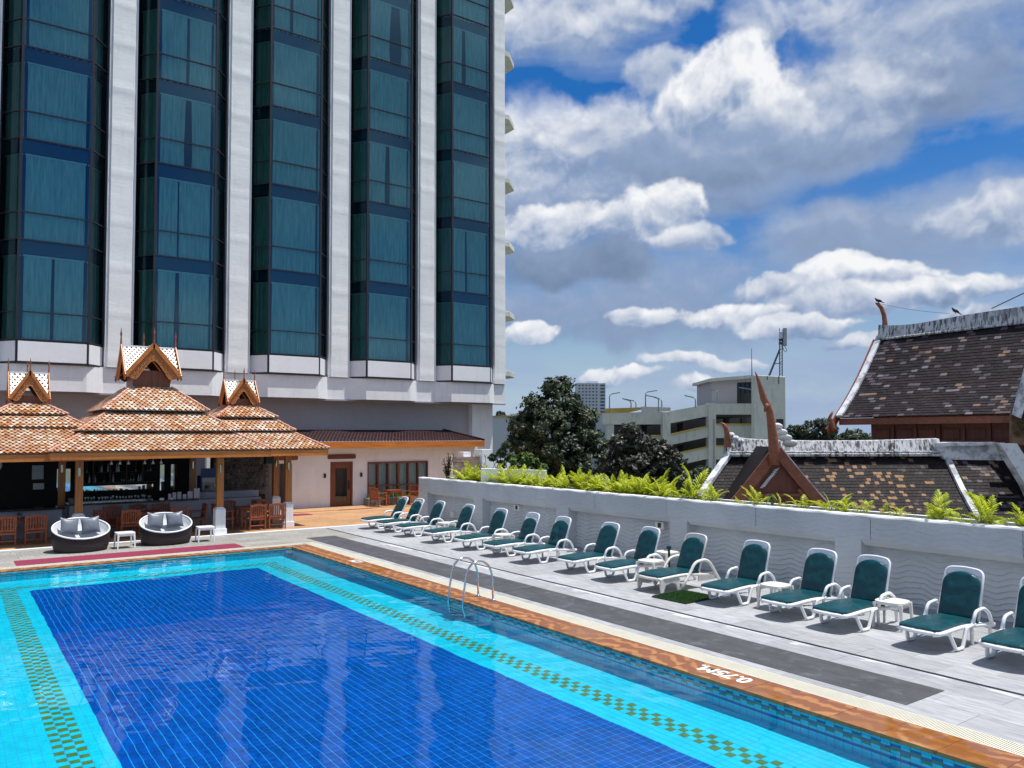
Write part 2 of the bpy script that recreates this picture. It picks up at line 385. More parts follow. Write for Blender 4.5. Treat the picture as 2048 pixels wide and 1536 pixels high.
# clay scale tiles of the pavilions, each tile its own tint
def clay(name, cs, cell, rough=.45):
    m, t, p = new_mat(name)
    at_ = t.n('ShaderNodeAttribute', attribute_name='tint').outputs['Fac']
    cr = t.nt.nodes.new('ShaderNodeValToRGB'); t.set(cr.inputs[0], at_)
    el_ = cr.color_ramp.elements
    el_[0].position = 0; el_[0].color = c4(cs[0]); el_[1].position = 1; el_[1].color = c4(cs[-1])
    for i in range(1, len(cs)-1):
        e_ = el_.new(i/(len(cs)-1)); e_.color = c4(cs[i])
    cr.color_ramp.interpolation = 'LINEAR'
    co = t.n('ShaderNodeTexCoord').outputs['Object']
    n = t.noise(co, 3., 6, .7); n2 = t.noise(co, 26., 4, .6)
    c = t.mix(t.m('MULTIPLY', t.ss(n, .50, .72), .35), cr.outputs[0], cs[-1] if cell else (.02, .017, .016))
    c = t.mix(t.ss(n2, .45, .7, .0, .22), c, (.03, .02, .018))
    t.set(p.inputs['Base Color'], c); p.inputs['Roughness'].default_value = rough; p.inputs['Specular IOR Level'].default_value = .5 if cell else .2
    t.set(p.inputs['Normal'], t.n('ShaderNodeBump', {'Distance': .004, 'Height': n2}))
    return m
M['clay_orange'] = clay('orange_clay_scale_tile', [(.42, .15, .04), (.56, .28, .10), (.46, .22, .14), (.62, .40, .22), (.70, .56, .44), (.48, .19, .06), (.58, .36, .26), (.74, .62, .50)], 1, .34)
M['clay_ridge'] = basic('pale_clay_ridge_tile', (.60, .30, .20), .5, .25, 8, .004, 40, stain=(.75, .62, .55), stain_amt=.5)
M['clay_brown'] = clay('dark_red_brown_tile', [(.030, .010, .011), (.045, .015, .015), (.036, .012, .012)], 0, .5)
M['clay_dark'] = clay('tile_darkened_against_sun', [(.012, .009, .010), (.020, .014, .016), (.010, .008, .009), (.026, .018, .020), (.015, .011, .012), (.020, .014, .016), (.09, .075, .08), (.018, .013, .014), (.15, .13, .135), (.30, .17, .085)], 0, .7)  # weathered tile copied darker to offset the stronger sun on the lower roof
M['clay_old'] = clay('weathered_dark_tile', [(.020, .014, .015), (.030, .020, .022), (.016, .012, .013), (.042, .029, .031), (.024, .017, .019), (.034, .023, .026), (.12, .10, .11), (.034, .024, .026), (.20, .175, .19), (.24, .14, .075)], 0, .55)
# lime-washed ridge with black streaks
def streaky(name, base, dark, sx, amt, axis_stretch=(6., 6., .5)):
    m, t, p = new_mat(name)
    co = t.n('ShaderNodeTexCoord').outputs['Object']
    n = t.noise(t.vm('MULTIPLY', co, axis_stretch), sx, 7, .7); n2 = t.noise(co, 1.3, 5, .65)
    f = t.m('MULTIPLY', t.ss(n, .44, .60), t.ss(n2, .25, .60, .45, 1.))
    t.set(p.inputs['Base Color'], t.mix(t.m('MULTIPLY', f, amt), base, dark)); p.inputs['Roughness'].default_value = .85
    t.set(p.inputs['Normal'], t.n('ShaderNodeBump', {'Distance': .008, 'Height': n}))
    return m
M['ridge_old'] = streaky('weathered_lime_ridge', (.62, .62, .63), (.030, .025, .028), 1.5, 1.0, (9., 9., .8))
M['ridge_white'] = streaky('lime_washed_verge', (.72, .73, .76), (.12, .11, .12), 1.0, .7, (3., 3., 3.))

def leaf(name, c1, c2, c3, trans=.35, rough=.5):
    m, t, p = new_mat(name)
    co = t.n('ShaderNodeTexCoord').outputs['Object']
    at_ = t.n('ShaderNodeAttribute', attribute_name='tint').outputs['Fac']
    n = t.noise(co, 1.1, 4, .6)
    k = t.m('ADD', t.m('MULTIPLY', at_, .65), t.m('MULTIPLY', n, .45))
    c = t.mix(t.ss(k, .15, .5), c1, c2); c = t.mix(t.ss(k, .55, .95), c, c3)
    t.set(p.inputs['Base Color'], c); p.inputs['Roughness'].default_value = rough
    tr = t.n('ShaderNodeBsdfTranslucent', {0: c})
    mx = t.n('ShaderNodeMixShader', {0: trans, 1: p, 2: tr})
    t.set(t.nt.nodes['Material Output'].inputs[0], mx)
    return m
M['leaf_fern'] = leaf('yellow_green_palm_leaf', (.12, .19, .012), (.42, .50, .02), (.80, .78, .035), .38)
M['leaf_dark'] = leaf('dark_tree_leaf', (.018, .030, .014), (.040, .062, .026), (.085, .115, .055), .18)
M['leaf_olive'] = leaf('dull_olive_leaf', (.022, .026, .018), (.048, .054, .034), (.09, .10, .07), .18)
M['leaf_mid'] = leaf('mid_green_leaf', (.05, .09, .02), (.12, .20, .035), (.24, .33, .06), .3)
M['leaf_croton'] = leaf('bronze_croton_leaf', (.05, .03, .02), (.13, .05, .03), (.36, .22, .05), .2)
M['leaf_far'] = leaf('distant_tree_leaf', (.022, .034, .020), (.040, .060, .034), (.075, .10, .05), .1)
M['bark'] = basic('tree_bark', (.06, .05, .04), .9, .3, 6, .02, 20)
M['turf'] = basic('artificial_turf', (.035, .12, .018), .9, .3, 30)
M['ground'] = basic('distant_ground', (.075, .085, .05), .95, .3, .05)
M['bird'] = basic('dark_feathers', (.03, .03, .035), .7, .3, 10)
M['leaf_dry'] = M['leaf_croton']

# ================================================================== mesh helpers
class MB:
    def __init__(s): s.v = []; s.f = []; s.mi = []; s.tint = []
    def add(s, vs, fs, mi=0, tint=0.):
        k = len(s.v); s.v += [tuple(x) for x in vs]
        for f in fs: s.f.append(tuple(i+k for i in f)); s.mi.append(mi); s.tint.append(tint)
        return s
    def box(s, x0, x1, y0, y1, z0, z1, mi=0, M_=None, tint=0., bottom=True):
        vs = [Vector(c) for c in ((x0, y0, z0), (x1, y0, z0), (x1, y1, z0), (x0, y1, z0), (x0, y0, z1), (x1, y0, z1), (x1, y1, z1), (x0, y1, z1))]
        if M_ is not None: vs = [M_ @ v for v in vs]
        fs = [(4, 5, 6, 7), (0, 1, 5, 4), (1, 2, 6, 5), (2, 3, 7, 6), (3, 0, 4, 7)]
        if bottom: fs.append((3, 2, 1, 0))
        return s.add(vs, fs, mi, tint)
    def bar(s, a, b, w, h, mi=0, up=(0, 0, 1), tint=0.):
        """rectangular bar from a to b, w sideways, h along up"""
        a = Vector(a); b = Vector(b); d = (b-a).normalized(); u = Vector(up)
        if abs(d.dot(u)) > .98: u = Vector((0, 1, 0))
        sd = d.cross(u).normalized(); uu = sd.cross(d).normalized()
        vs = []
        for q in (a, b):
            for i, j in ((-1, -1), (1, -1), (1, 1), (-1, 1)): vs.append(q+sd*(w/2*i)+uu*(h/2*j))
        return s.add(vs, [(0, 3, 2, 1), (4, 5, 6, 7), (0, 1, 5, 4), (1, 2, 6, 5), (2, 3, 7, 6), (3, 0, 4, 7)], mi, tint)
    def tube(s, pts, r, n=8, mi=0, closed=False, cap=True, tint=0., sq=1.):
        pts = [Vector(p) for p in pts]; N = len(pts); rs = r if isinstance(r, (list, tuple)) else [r]*N
        vs = []; prev = None
        for i, p_ in enumerate(pts):
            if closed: d = (pts[(i+1) % N]-pts[i-1]).normalized()
            else: d = (pts[min(i+1, N-1)]-pts[max(i-1, 0)]).normalized()
            if prev is None:
                u = Vector((0, 0, 1)) if abs(d.z) < .9 else Vector((1, 0, 0)); a = d.cross(u).normalized()
            else: a = (prev-d*prev.dot(d)).normalized()
            prev = a; b = d.cross(a)
            for k in range(n):
                th = 2*math.pi*k/n+math.pi/n; vs.append(p_+(a*math.cos(th)+b*math.sin(th)*sq)*rs[i])
        fs = []
        for i in range(N if closed else N-1):
            j = (i+1) % N
            for k in range(n): fs.append((i*n+k, i*n+(k+1) % n, j*n+(k+1) % n, j*n+k))
        if cap and not closed: fs.append(tuple(range(n))[::-1]); fs.append(tuple((N-1)*n+k for k in range(n)))
        return s.add(vs, fs, mi, tint)
    def lathe(s, prof, n=16, c=(0, 0, 0), mi=0, tint=0., sx=1., sy=1.):
        vs = []; c = Vector(c)
        for r, z in prof:
            for k in range(n): th = 2*math.pi*k/n; vs.append(c+Vector((r*sx*math.cos(th), r*sy*math.sin(th), z)))
        fs = [(i*n+k, i*n+(k+1) % n, (i+1)*n+(k+1) % n, (i+1)*n+k) for i in range(len(prof)-1) for k in range(n)]
        fs.append(tuple(range(n))[::-1]); fs.append(tuple((len(prof)-1)*n+k for k in range(n)))
        return s.add(vs, fs, mi, tint)
    def prism(s, poly, d, mi=0, M_=None, tint=0.):
        """poly: list of (a, b); extruded along the third axis over d=(c0, c1); local axes a=x, b=z, c=y"""
        n = len(poly)
        vs = [Vector((a, d[0], b)) for a, b in poly]+[Vector((a, d[1], b)) for a, b in poly]
        if M_ is not None: vs = [M_ @ v for v in vs]
        fs = [tuple(range(n)), tuple(range(2*n-1, n-1, -1))]+[(i, i+n, (i+1) % n+n, (i+1) % n) for i in range(n)]
        return s.add(vs, fs, mi, tint)
    def grid(s, P, mi=0, tint=0.):
        """P: rows of points"""
        nr = len(P); nc = len(P[0])
        return s.add([q for r in P for q in r], [(i*nc+j, i*nc+j+1, (i+1)*nc+j+1, (i+1)*nc+j) for i in range(nr-1) for j in range(nc-1)], mi, tint)
    def mesh(s, name, mats, smooth=False, bevel=0):
        me = bpy.data.meshes.new(name); me.from_pydata(s.v, [], s.f)
        for m in (mats if isinstance(mats, (list, tuple)) else [mats]): me.materials.append(m)
        me.polygons.foreach_set('material_index', s.mi)
        if any(s.tint):
            a = me.attributes.new('tint', 'FLOAT', 'FACE'); a.data.foreach_set('value', s.tint)
        if smooth:
            me.polygons.foreach_set('use_smooth', [True]*len(me.polygons))
            if smooth == 'auto':
                try: me.set_sharp_from_angle(angle=R(38))
                except Exception: pass
        me.update(); return me
    def build(s, name, mats, parent=None, smooth=False, bevel=0, loc=None, seg=2):
        me = s.mesh(name, mats, smooth)
        o = link(name, me, parent, loc)
        if bevel:
            b = o.modifiers.new('bevel', 'BEVEL'); b.width = bevel; b.segments = seg; b.limit_method = 'ANGLE'; b.angle_limit = R(35)
            if smooth is True:
                try: me.set_sharp_from_angle(angle=R(60))
                except Exception: pass
        return o
def link(name, data, parent=None, loc=None, rz=0.):
    o = bpy.data.objects.new(name, data); col.objects.link(o)
    if parent is not None: o.parent = parent
    if loc is not None: o.location = loc
    if rz: o.rotation_euler.z = rz
    return o
def tag(o, label=None, cat=None, group=None, kind=None):
    if label: o['label'] = label
    if cat: o['category'] = cat
    if group: o['group'] = group
    if kind: o['kind'] = kind
    return o
def thing(name, label, cat, loc=(0, 0, 0), rz=0., group=None):
    return tag(link(name, None, None, loc, rz), label, cat, group)
def children_of(o, all_objs): return all_objs.get(o.name, [])
def copy_tree(root, loc, rz, label, group=None, scale=None):
    kids = {}
    for o in col.objects:
        if o.parent: kids.setdefault(o.parent.name, []).append(o)
    def rec(o, parent):
        c = o.copy(); col.objects.link(c)
        if parent: c.parent = parent
        for k in kids.get(o.name, []): rec(k, c)
        return c
    c = rec(root, None); c.location = loc; c.rotation_euler.z = rz
    if scale: c.scale = scale if isinstance(scale, (tuple, list)) else (scale,)*3
    c['label'] = label
    if group: c['group'] = group
    return c
def receiver(o):
    o.cycles.is_caustics_receiver = True; return o
def rot2(rz, loc=(0, 0, 0)): return Matrix.Translation(loc) @ Matrix.Rotation(rz, 4, 'Z')

# ================================================================== the setting: ground, pool, deck
g = MB(); g.add([(-2500, -2500, -7), (2500, -2500, -7), (2500, 2500, -7), (-2500, 2500, -7)], [(0, 1, 2, 3)])
tag(g.build('ground', M['ground']), kind='structure')

PX0, PX1, PY0, PY1 = -1.6, 8.5, 1.0, 23.2
def floor_z(y):
    """pool floor: shallow at the near end, deeper towards the bar"""
    return -(.80+(1.26-.80)*min(max((y-6.5)/13., 0), 1))-.03
T = .115
# podium under everything (kept below the pool), deck slab, grout bed
b = MB()
b.box(-14, 15.9, -6, 40, -7, -1.6)
tag(b.build('podium_base', M['podium']), kind='structure')
b = MB()
b.box(9.41, 15.3, -3, 23.91, -1.6, -.012); b.box(-8, 15.3, 23.91, 27.2, -1.6, -.012); b.box(9.08, 9.41, -3, 23.91, -1.6, -.16)
b.box(PX1, 9.08, -3, 23.55, -1.6, -.03); b.box(-8, 9.08, PY1, 23.56, -1.6, -.03); b.box(-8, 9.08, 23.56, 23.91, -1.6, -.16)
deck = tag(b.build('pool_deck', M['grout']), kind='structure')

# basin shell
b = MB()
ys = [PY0, 6.5, 19.5, PY1]
for a_, c_ in zip(ys, ys[1:]):
    b.add([(PX0, a_, floor_z(a_)-.006), (PX1, a_, floor_z(a_)-.006), (PX1, c_, floor_z(c_)-.006), (PX0, c_, floor_z(c_)-.006)], [(0, 1, 2, 3)])
b.add([(PX1+.006, PY0, -1.5), (PX1+.006, PY1+.01, -1.5), (PX1+.006, PY1+.01, -.032), (PX1+.006, PY0, -.032)], [(0, 3, 2, 1)])
b.add([(PX0, PY1+.006, -1.5), (PX1, PY1+.006, -1.5), (PX1, PY1+.006, -.032), (PX0, PY1+.006, -.032)], [(0, 1, 2, 3)])
b.add([(PX0, PY0, -1.5), (PX1, PY0, -1.5), (PX1, PY0, -.032), (PX0, PY0, -.032)], [(3, 2, 1, 0)])
b.add([(PX0, PY0, -1.5), (PX0, PY1, -1.5), (PX0, PY1, -.032), (PX0, PY0, -.032)], [(0, 1, 2, 3)])
pool = receiver(tag(b.build('swimming_pool', M['t_grout']), kind='structure'))

# floor tiles: cobalt field, turquoise border, olive chequer band
DX0, DX1, DY1 = 1.68, 1.68+46*T, 21.65
OL0 = DX0-5*T; OR0 = DX1+3*T; OFY = DY1+4*T
def kind_of(x, y):
    i = round((x-DX0)/T-.5); j = round((DY1-y)/T-.5)
    if 0 <= i < 46 and j >= 0: return 1
    if -5 <= i <= -3 and j >= -7+1: 
        return 2 if (i+j) % 2 == 0 else 0
    if 49 <= i <= 51 and j >= -6:
        return 2 if (i+j) % 2 == 0 else 0
    if -6 <= j <= -5+1 and -5 <= i <= 51: return 2 if (i+j) % 2 == 0 else 0
    return 0
gap = .0046
tv = {0: [], 1: [], 2: []}; single = []
i0 = int((PX0-DX0)/T); i1 = int((PX1-DX0)/T)
rr = np.random.RandomState(3)
j = 0; y = DY1-T/2
allt = []
jmin = int(-(PY1-DY1)/T)
for j in range(jmin, int((DY1-3.2)/T)):
    yc = DY1-(j+.5)*T
    if yc+T/2 > PY1: continue
    for i in range(i0, i1):
        xc = DX0+(i+.5)*T
        allt.append((xc, yc, kind_of(xc, yc)))
single_set = set()
cand = sorted([(abs(math.hypot(x, y)), x, y) for x, y, k in allt if k == 1 and y > 5.6 and x > 1.7 and 3.3+0 < 99 and math.atan2(x, y) > .08 and math.atan2(x, y) < .9 and math.hypot(x, y) > 6.6])[:220]
single_set = {(round(x, 3), round(y, 3)) for _, x, y in cand}
def tile_quad(mb, xc, yc, z, k, x0=0., y0=0.):
    h = T/2-gap; z0 = z-.006
    j1, j2 = rr.uniform(-.0006, .0006, 2)
    a = (xc-h-x0, yc-h-y0); c = (xc+h-x0, yc+h-y0)
    vs = [(a[0], a[1], z+j1), (c[0], a[1], z+j2), (c[0], c[1], z+j2), (a[0], c[1], z+j1), (a[0], a[1], z0), (c[0], a[1], z0), (c[0], c[1], z0), (a[0], c[1], z0)]
    mb.add(vs, [(0, 1, 2, 3), (4, 5, 1, 0), (5, 6, 2, 1), (6, 7, 3, 2), (7, 4, 0, 3)])
mbs = {0: MB(), 1: MB(), 2: MB()}
proto_tile = MB(); h = T/2-gap
proto_tile.add([(-h, -h, 0), (h, -h, 0), (h, h, 0), (-h, h, 0), (-h, -h, -.006), (h, -h, -.006), (h, h, -.006), (-h, h, -.006)], [(0, 1, 2, 3), (4, 5, 1, 0), (5, 6, 2, 1), (6, 7, 3, 2), (7, 4, 0, 3)])
tm = proto_tile.mesh('floor_tile', M['t_dark'])
for x, y, k in allt:
    z = floor_z(y)
    if (round(x, 3), round(y, 3)) in single_set:
        receiver(link('floor_tile', tm, pool, (x, y, z)))
    elif k == 2: tile_quad(mbs[2], x, y, z, 2)
    elif k == 1: tile_quad(mbs[1], x, y, z, 1)
    else: tile_quad(mbs[0], x, y, z, 0)
receiver(tag(mbs[1].build('cobalt_floor_tiles', M['t_dark'], pool), kind='stuff'))
receiver(tag(mbs[0].build('turquoise_floor_tiles', M['t_light'], pool), kind='stuff'))
receiver(tag(mbs[2].build('olive_floor_tiles', M['t_olive'], pool), kind='stuff'))
del allt, mbs

# mosaic on the pool walls: cyan, blue over olive stepping up and down, a dark row at the bottom
cols = {'c': M['t_light'], 'b': M['t_blue'], 'o': M['t_olive']}
wm = {}
for k_ in 'cbo':
    q = MB(); q.box(-.006, .0, -.0535, .0535, -.042, .042)
    wm[k_] = q.mesh('wall_tile', cols[k_])
wst = {k_: MB() for k_ in 'cbo'}
wf = {k_: MB() for k_ in 'cbo'}
nsing = 0
def rows(n):
    r = 'cboccb' if n % 2 else 'ccbocb'
    return r + 'c'*9
for n in range(int((PY1-3.0)/.1125)):
    yc = 3.0+.1125*(n+.5)
    for r_, ch in enumerate(rows(n)):
        z = -.034-.09*(r_+.5)
        if z < floor_z(yc)-.03: break
        if 5.2 < yc < 9.6 and nsing < 220 and r_ < 6:
            receiver(link('wall_tile', wm[ch], pool, (PX1+.004, yc, z))); nsing += 1
        else: wst[ch].box(PX1-.002, PX1+.004, yc-.0535, yc+.0535, z-.042, z+.042)
for n in range(int((PX1-PX0)/.1125)):
    xc = PX1-.1125*(n+.5)
    for r_, ch in enumerate(rows(n)):
        z = -.034-.09*(r_+.5)
        if z < floor_z(PY1)-.03: break
        wf[ch].box(xc-.0535, xc+.0535, PY1-.002, PY1+.004, z-.042, z+.042)
for k_, nm in (('c', 'turquoise_wall_tiles'), ('b', 'blue_wall_tiles'), ('o', 'olive_wall_tiles')):
    receiver(tag(wst[k_].build(nm, cols[k_], pool), kind='stuff')); receiver(tag(wf[k_].build('far_'+nm, cols[k_], pool), kind='stuff'))
# pool lights set in the wall and round drain plates in the floor
for y_ in (12.6, 18.2):
    q = MB(); q.tube([(PX1-.03, y_, -.72), (PX1+.0, y_, -.72)], .14, 20, 0); q.tube([(PX1-.04, y_, -.72), (PX1-.028, y_, -.72)], .10, 20, 1)
    receiver(q.build('pool_light', [M['steel'], M['t_light']], pool))
for x_, y_ in ((4.11, 17.1), (2.95, 20.0), (3.6, 18.6), (4.6, 14.9), (4.15, 10.6), (5.75, 8.6)):
    q = MB(); q.lathe([(.045, 0), (.045, .010), (.035, .014)], 16)
    receiver(q.build('floor_inlet', M['t_olive'] if x_ == 4.11 else M['t_blue'], pool, loc=(x_, y_, floor_z(y_)), smooth='auto'))

# water
nx, ny = 340, 620
xs = np.linspace(PX0+.003, PX1+.003, nx); ysn = np.linspace(PY0, PY1+.003, ny)
XX, YY = np.meshgrid(xs, ysn)
ZZ = np.zeros_like(XX); rw = np.random.RandomState(11)
for k in range(46):
    lam = 10**rw.uniform(math.log10(.20), math.log10(1.7)); th = rw.normal(.3, 1.1); kk = 2*math.pi/lam
    ZZ += .00026*lam**.95*np.sin(kk*(XX*math.cos(th)+YY*math.sin(th))+rw.uniform(0, 6.28))
amp = .55+.45*np.sin(XX*.45+1.)*np.sin(YY*.33+.5)
ZZ = -.045+ZZ*(1.0+.5*amp)
me = bpy.data.meshes.new('pool_water')
vv = np.stack([XX, YY, ZZ], -1).reshape(-1, 3)
idx = np.arange(nx*ny).reshape(ny, nx)
ff = np.stack([idx[:-1, :-1], idx[:-1, 1:], idx[1:, 1:], idx[1:, :-1]], -1).reshape(-1, 4)
me.vertices.add(len(vv)); me.vertices.foreach_set('co', vv.astype(np.float32).ravel())
me.loops.add(ff.size); me.loops.foreach_set('vertex_index', ff.astype(np.int32).ravel())
me.polygons.add(len(ff)); me.polygons.foreach_set('loop_start', np.arange(0, ff.size, 4, dtype=np.int32))
me.polygons.foreach_set('use_smooth', np.ones(len(ff), bool)); me.materials.append(M['water']); me.update(calc_edges=True)
wo = tag(link('pool_water', me), kind='structure'); wo.cycles.is_caustics_caster = True

# coping stones
def slab_mesh(name, w, l, h, mat, j=.004):
    q = MB(); q.box(-w/2+j, w/2-j, -l/2+j, l/2-j, -h, 0); return q.mesh(name, mat)
cpm = slab_mesh('coping_stone', .60, .62, .05, M['coping'], .0025)
y = 1.2
k = 0
while y < 23.2:
    l = .62
    o = link('coping_stone', cpm, deck, (PX1+.285, min(y+l/2, 23.2), rng.uniform(-.001, .001)))
    o.scale = (.97, 1, 1)
    y += l; k += 1
cpf = slab_mesh('coping_stone', .62, .36, .05, M['coping'], .0025)
x = 8.5-.31
while x > -2.2:
    link('coping_stone', cpf, deck, (x, 23.38, rng.uniform(-.001, .001))); x -= .62

# overflow grating: slats across the channel
b = MB()
for n in range(int((23.9-1.5)/.026)):
    yy = 1.5+n*.026; b.box(9.085, 9.395, yy, yy+.0135, -.03, .002, bottom=False)
for n in range(int((9.08+3)/.026)):
    xx = -3+n*.026; b.box(xx, xx+.0135, 23.585, 23.895, -.03, .002, bottom=False)
b.box(9.07, 9.085, 1.5, 23.58, -.03, .003); b.box(9.395, 9.41, 1.5, 23.91, -.03, .003); b.box(-3, 9.08, 23.57, 23.585, -.03, .003); b.box(-3, 9.40, 23.895, 23.91, -.03, .003)
gr = basic('ivory_overflow_grating', (.72, .68, .55), .6, .06, 3); M['grating'] = gr
tag(b.build('overflow_grating', gr, deck), 'ivory plastic overflow grating of fine slats', kind='stuff')

# paving tiles
def tiles(x0, x1, w, y0, y1, l, mat, stagger=True):
    me = slab_mesh('paving_tile', w, l, .02, mat, .0022)
    nx_ = round((x1-x0)/w); i = 0
    for i in range(nx_):
        yy = y0-(l*.5 if (i % 2 and stagger) else 0)
        while yy < y1-.05:
            a_ = max(yy, y0); c_ = min(yy+l, y1)
            if c_-a_ > .1:
                o = link('paving_tile', me, deck, (x0+(i+.5)*(x1-x0)/nx_, (a_+c_)/2, rng.uniform(-.0008, .0008)))
                o.scale = ((x1-x0)/nx_/w, (c_-a_)/l, 1)
            yy += l
tiles(11.235, 15.29, .58, 2.2, 27.15, 1.17, M['deck_tile'])
tiles(9.415, 11.15, .58, 2.2, 23.91, 1.17, M['deck_tile_salt'])
tiles(-3.0, 11.155, 1.18, 23.915, 27.15, .60, M['deck_tile_dark'], False)
b = MB(); b.box(11.150, 11.235, 1.0, 27.2, -.05, -.010)
tag(b.build('drain_channel', M['black'], deck))
# white kerb between pool deck and bar terrace
b = MB(); b.box(-6, 15.0, 27.16, 27.36, -.2, .028)
tag(b.build('kerb', M['cap_white']), kind='structure')

# mats
b = MB(); b.box(9.62, 10.56, 5.22, 13.9, -.004, .006); b.box(9.60, 10.57, 13.92, 24.95, -.004, .007)
tag(b.build('walkway_mat', M['mat_dark'], bevel=.002), 'long dark grey carpet runner laid beside the overflow grating', 'mat')
b = MB(); b.box(1.56, 7.34, 24.0, 24.98, -.004, .008)
tag(b.build('red_carpet', M['carpet_wine'], bevel=.002), 'long wine red carpet between the round sofas and the pool edge', 'carpet')
for x_, w_, y_, lab in ((15.0, 1.6, 33.35, 'small wine red doormat before the closed glazed door'), (12.0, 1.1, 32.2, 'small wine red doormat before the open doorway')):
    b = MB(); b.box(-w_/2, w_/2, -.32, .32, 0, .012); tag(b.build('doormat', M['carpet_wine'], bevel=.002, loc=(x_, y_, .022)), lab, 'doormat', 'wine red doormats on the terrace')
# artificial turf mat: board with thousands of short blades
tr = thing('turf_mat', 'square of green artificial turf on the deck beside a white lounger', 'mat', (12.32, 11.24, 0), R(3))
q = MB(); q.box(-.50, .50, -.44, .44, 0, .028); q.build('backing', M['black'], tr)
q = MB(); rb = random.Random(4)
for k in range(9000):
    x_, y_ = rb.uniform(-.49, .49), rb.uniform(-.43, .43); a_ = rb.uniform(0, 6.28); hh = rb.uniform(.014, .028); w_ = .005
    dx, dy = math.cos(a_)*w_, math.sin(a_)*w_; lx, ly = rb.uniform(-.012, .012), rb.uniform(-.012, .012)
    q.add([(x_-dx, y_-dy, .028), (x_+dx, y_+dy, .028), (x_+lx, y_+ly, .028+hh)], [(0, 1, 2)])
tag(q.build('turf_blades', M['turf'], tr), kind='stuff')

# depth marks painted on the coping
def text_mesh(s, size):
    cu = bpy.data.curves.new('txt', 'FONT'); cu.body = s; cu.size = size; cu.offset = .010; cu.extrude = .0006
    o = bpy.data.objects.new('txt', cu); col.objects.link(o)
    dg = bpy.context.evaluated_depsgraph_get(); me = bpy.data.meshes.new_from_object(o.evaluated_get(dg))
    bpy.data.objects.remove(o); return me
for s_, (x_, y_), lab in (('0.75M.', (8.65, 6.93), 'white painted depth mark on the near coping'), ('1.2M.', (8.70, 19.28), 'white painted depth mark on the far coping')):
    me = text_mesh(s_, .34); me.materials.clear(); me.materials.append(M['cap_white'])
    o = link('depth_mark', me, deck, (x_+.30, y_, .0022)); o.rotation_euler.z = R(90)
    o.scale = (.98 if s_ != '1.2M.' else .7, 1.0, 1)
# overflow of the bar terrace floor
b = MB(); b.box(-6, 24.0, 27.36, 36.9, -.6, .0)
terr = tag(b.build('bar_terrace', M['grout']), kind='structure')
M['terr_tile'] = stone_tile('tan_terrace_tile', (.40, .21, .095), (.52, .30, .15), (.46, .25, .12))
nn = 0
me = slab_mesh('terrace_tile', .9, .6, .02, M['terr_tile'], .002)
for i in range(30):
    for j in range(9):
        xx = -1+i*.8+.4; yy = 27.37+j*.64+.32
        if yy > 33.6: continue
        o = link('terrace_tile', me, terr, (xx, yy, .020+rng.uniform(-.0005, .0005))); o.scale = (.8/.9, .64/.6, 1); nn += 1
b = MB(); b.box(11.0, 24.0, 33.1, 34.9, .022, .05)
b.build('door_step', M['terr_tile'], terr)

# ================================================================== hotel tower
tower = thing('hotel_tower', 'tall white hotel tower with columns of blue glass bay windows', 'hotel', (0, 36, 0))
TY = 36.0
def tb(mb, name, mat, **k):
    return mb.build(name, mat, tower, **k)
BC = [3.35+4.82*i for i in range(-1, 5)]
FL = [7.00, 10.84, 14.77, 18.38, 22.0, 25.62, 29.24]
TOP = 29.9
# local y: 0 = pilaster plane 36; bays stand proud to y=-.6
def bay_poly(c, off=0., back=.25, hw=1.21, sx=.64, fy=-.6):
    return [(c-hw-sx-off*.3, back), (c-hw-off*.45, fy-off), (c+hw+off*.45, fy-off), (c+hw+sx+off*.3, back)]
# pilasters
for i in range(7):
    cx_ = BC[0]-2.41+4.82*i
    hw = .47 if i < 6 else .40
    if i == 6: cx_ = 24.80
    q = MB()
    z = 6.13; k = 0
    pz = [6.13]+[f-.35+dz for f in FL for dz in (0,)]
    n_seg = 60
    for s_ in range(n_seg):
        pass
    # hand-plastered shaft: slightly uneven, with day joints
    rows_ = []
    N = 150
    for s_ in range(N+1):
        zz = 6.13+(TOP-6.13)*s_/N
        j_ = .012*noise.noise(Vector((i*3.1, zz*.9, 0)))+.004*noise.noise(Vector((i*3.1, zz*4, 5)))
        seam = .016 if any(abs(zz-(f+o_)) < .09 for f in FL for o_ in (-.6, 1.3)) else 0
        y_ = -.12+j_-seam
        rows_.append([(cx_-hw, .6, zz), (cx_-hw, y_+.06, zz), (cx_-hw+.05, y_, zz), (cx_-.12, y_+.008*noise.noise(Vector((i, zz*2.3, 9))), zz), (cx_+hw-.06, y_, zz), (cx_+hw, y_+.07, zz), (cx_+hw, .6, zz)])
    q.grid(rows_)
    tb(q, 'pilaster', M['plaster_rough'], smooth='auto')
    if i < 6:
        q = MB(); q.box(cx_+hw+.0, cx_+hw+.055, -.10, .5, 6.13, TOP); q.box(cx_-hw-.055, cx_-hw, -.06, .5, 6.13, TOP)
        tb(q, 'pilaster_reveal', M['panel_white'])
# fascia band following the bays
poly = []
for c in BC: poly += bay_poly(c, -.03, .0, 1.21, .66, -.56)
poly = [(-4.5, .0)]+poly+[(25.17, .0)]
q = MB()
up_ = [(x, y, 6.09) for x, y in poly]; lo_ = [(x, y, 5.06) for x, y in poly]
q.grid([lo_, up_])
q.add([(-4.5, .6, 6.09), (25.17, .6, 6.09)]+up_, [tuple([0]+list(range(2, 2+len(up_)))+[1])])
tb(q, 'fascia', M['plaster'])
q = MB()
q.add([(-4.5, 1.2, 5.06), (25.17, 1.2, 5.06)]+lo_, [tuple([1]+list(range(1+len(lo_), 1, -1))+[0])]); 
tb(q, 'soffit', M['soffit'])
q = MB(); q.box(-4.5, 25.17, -.10, -.005, 4.98, 5.055); tb(q, 'fascia_drip_edge', M['soffit'])
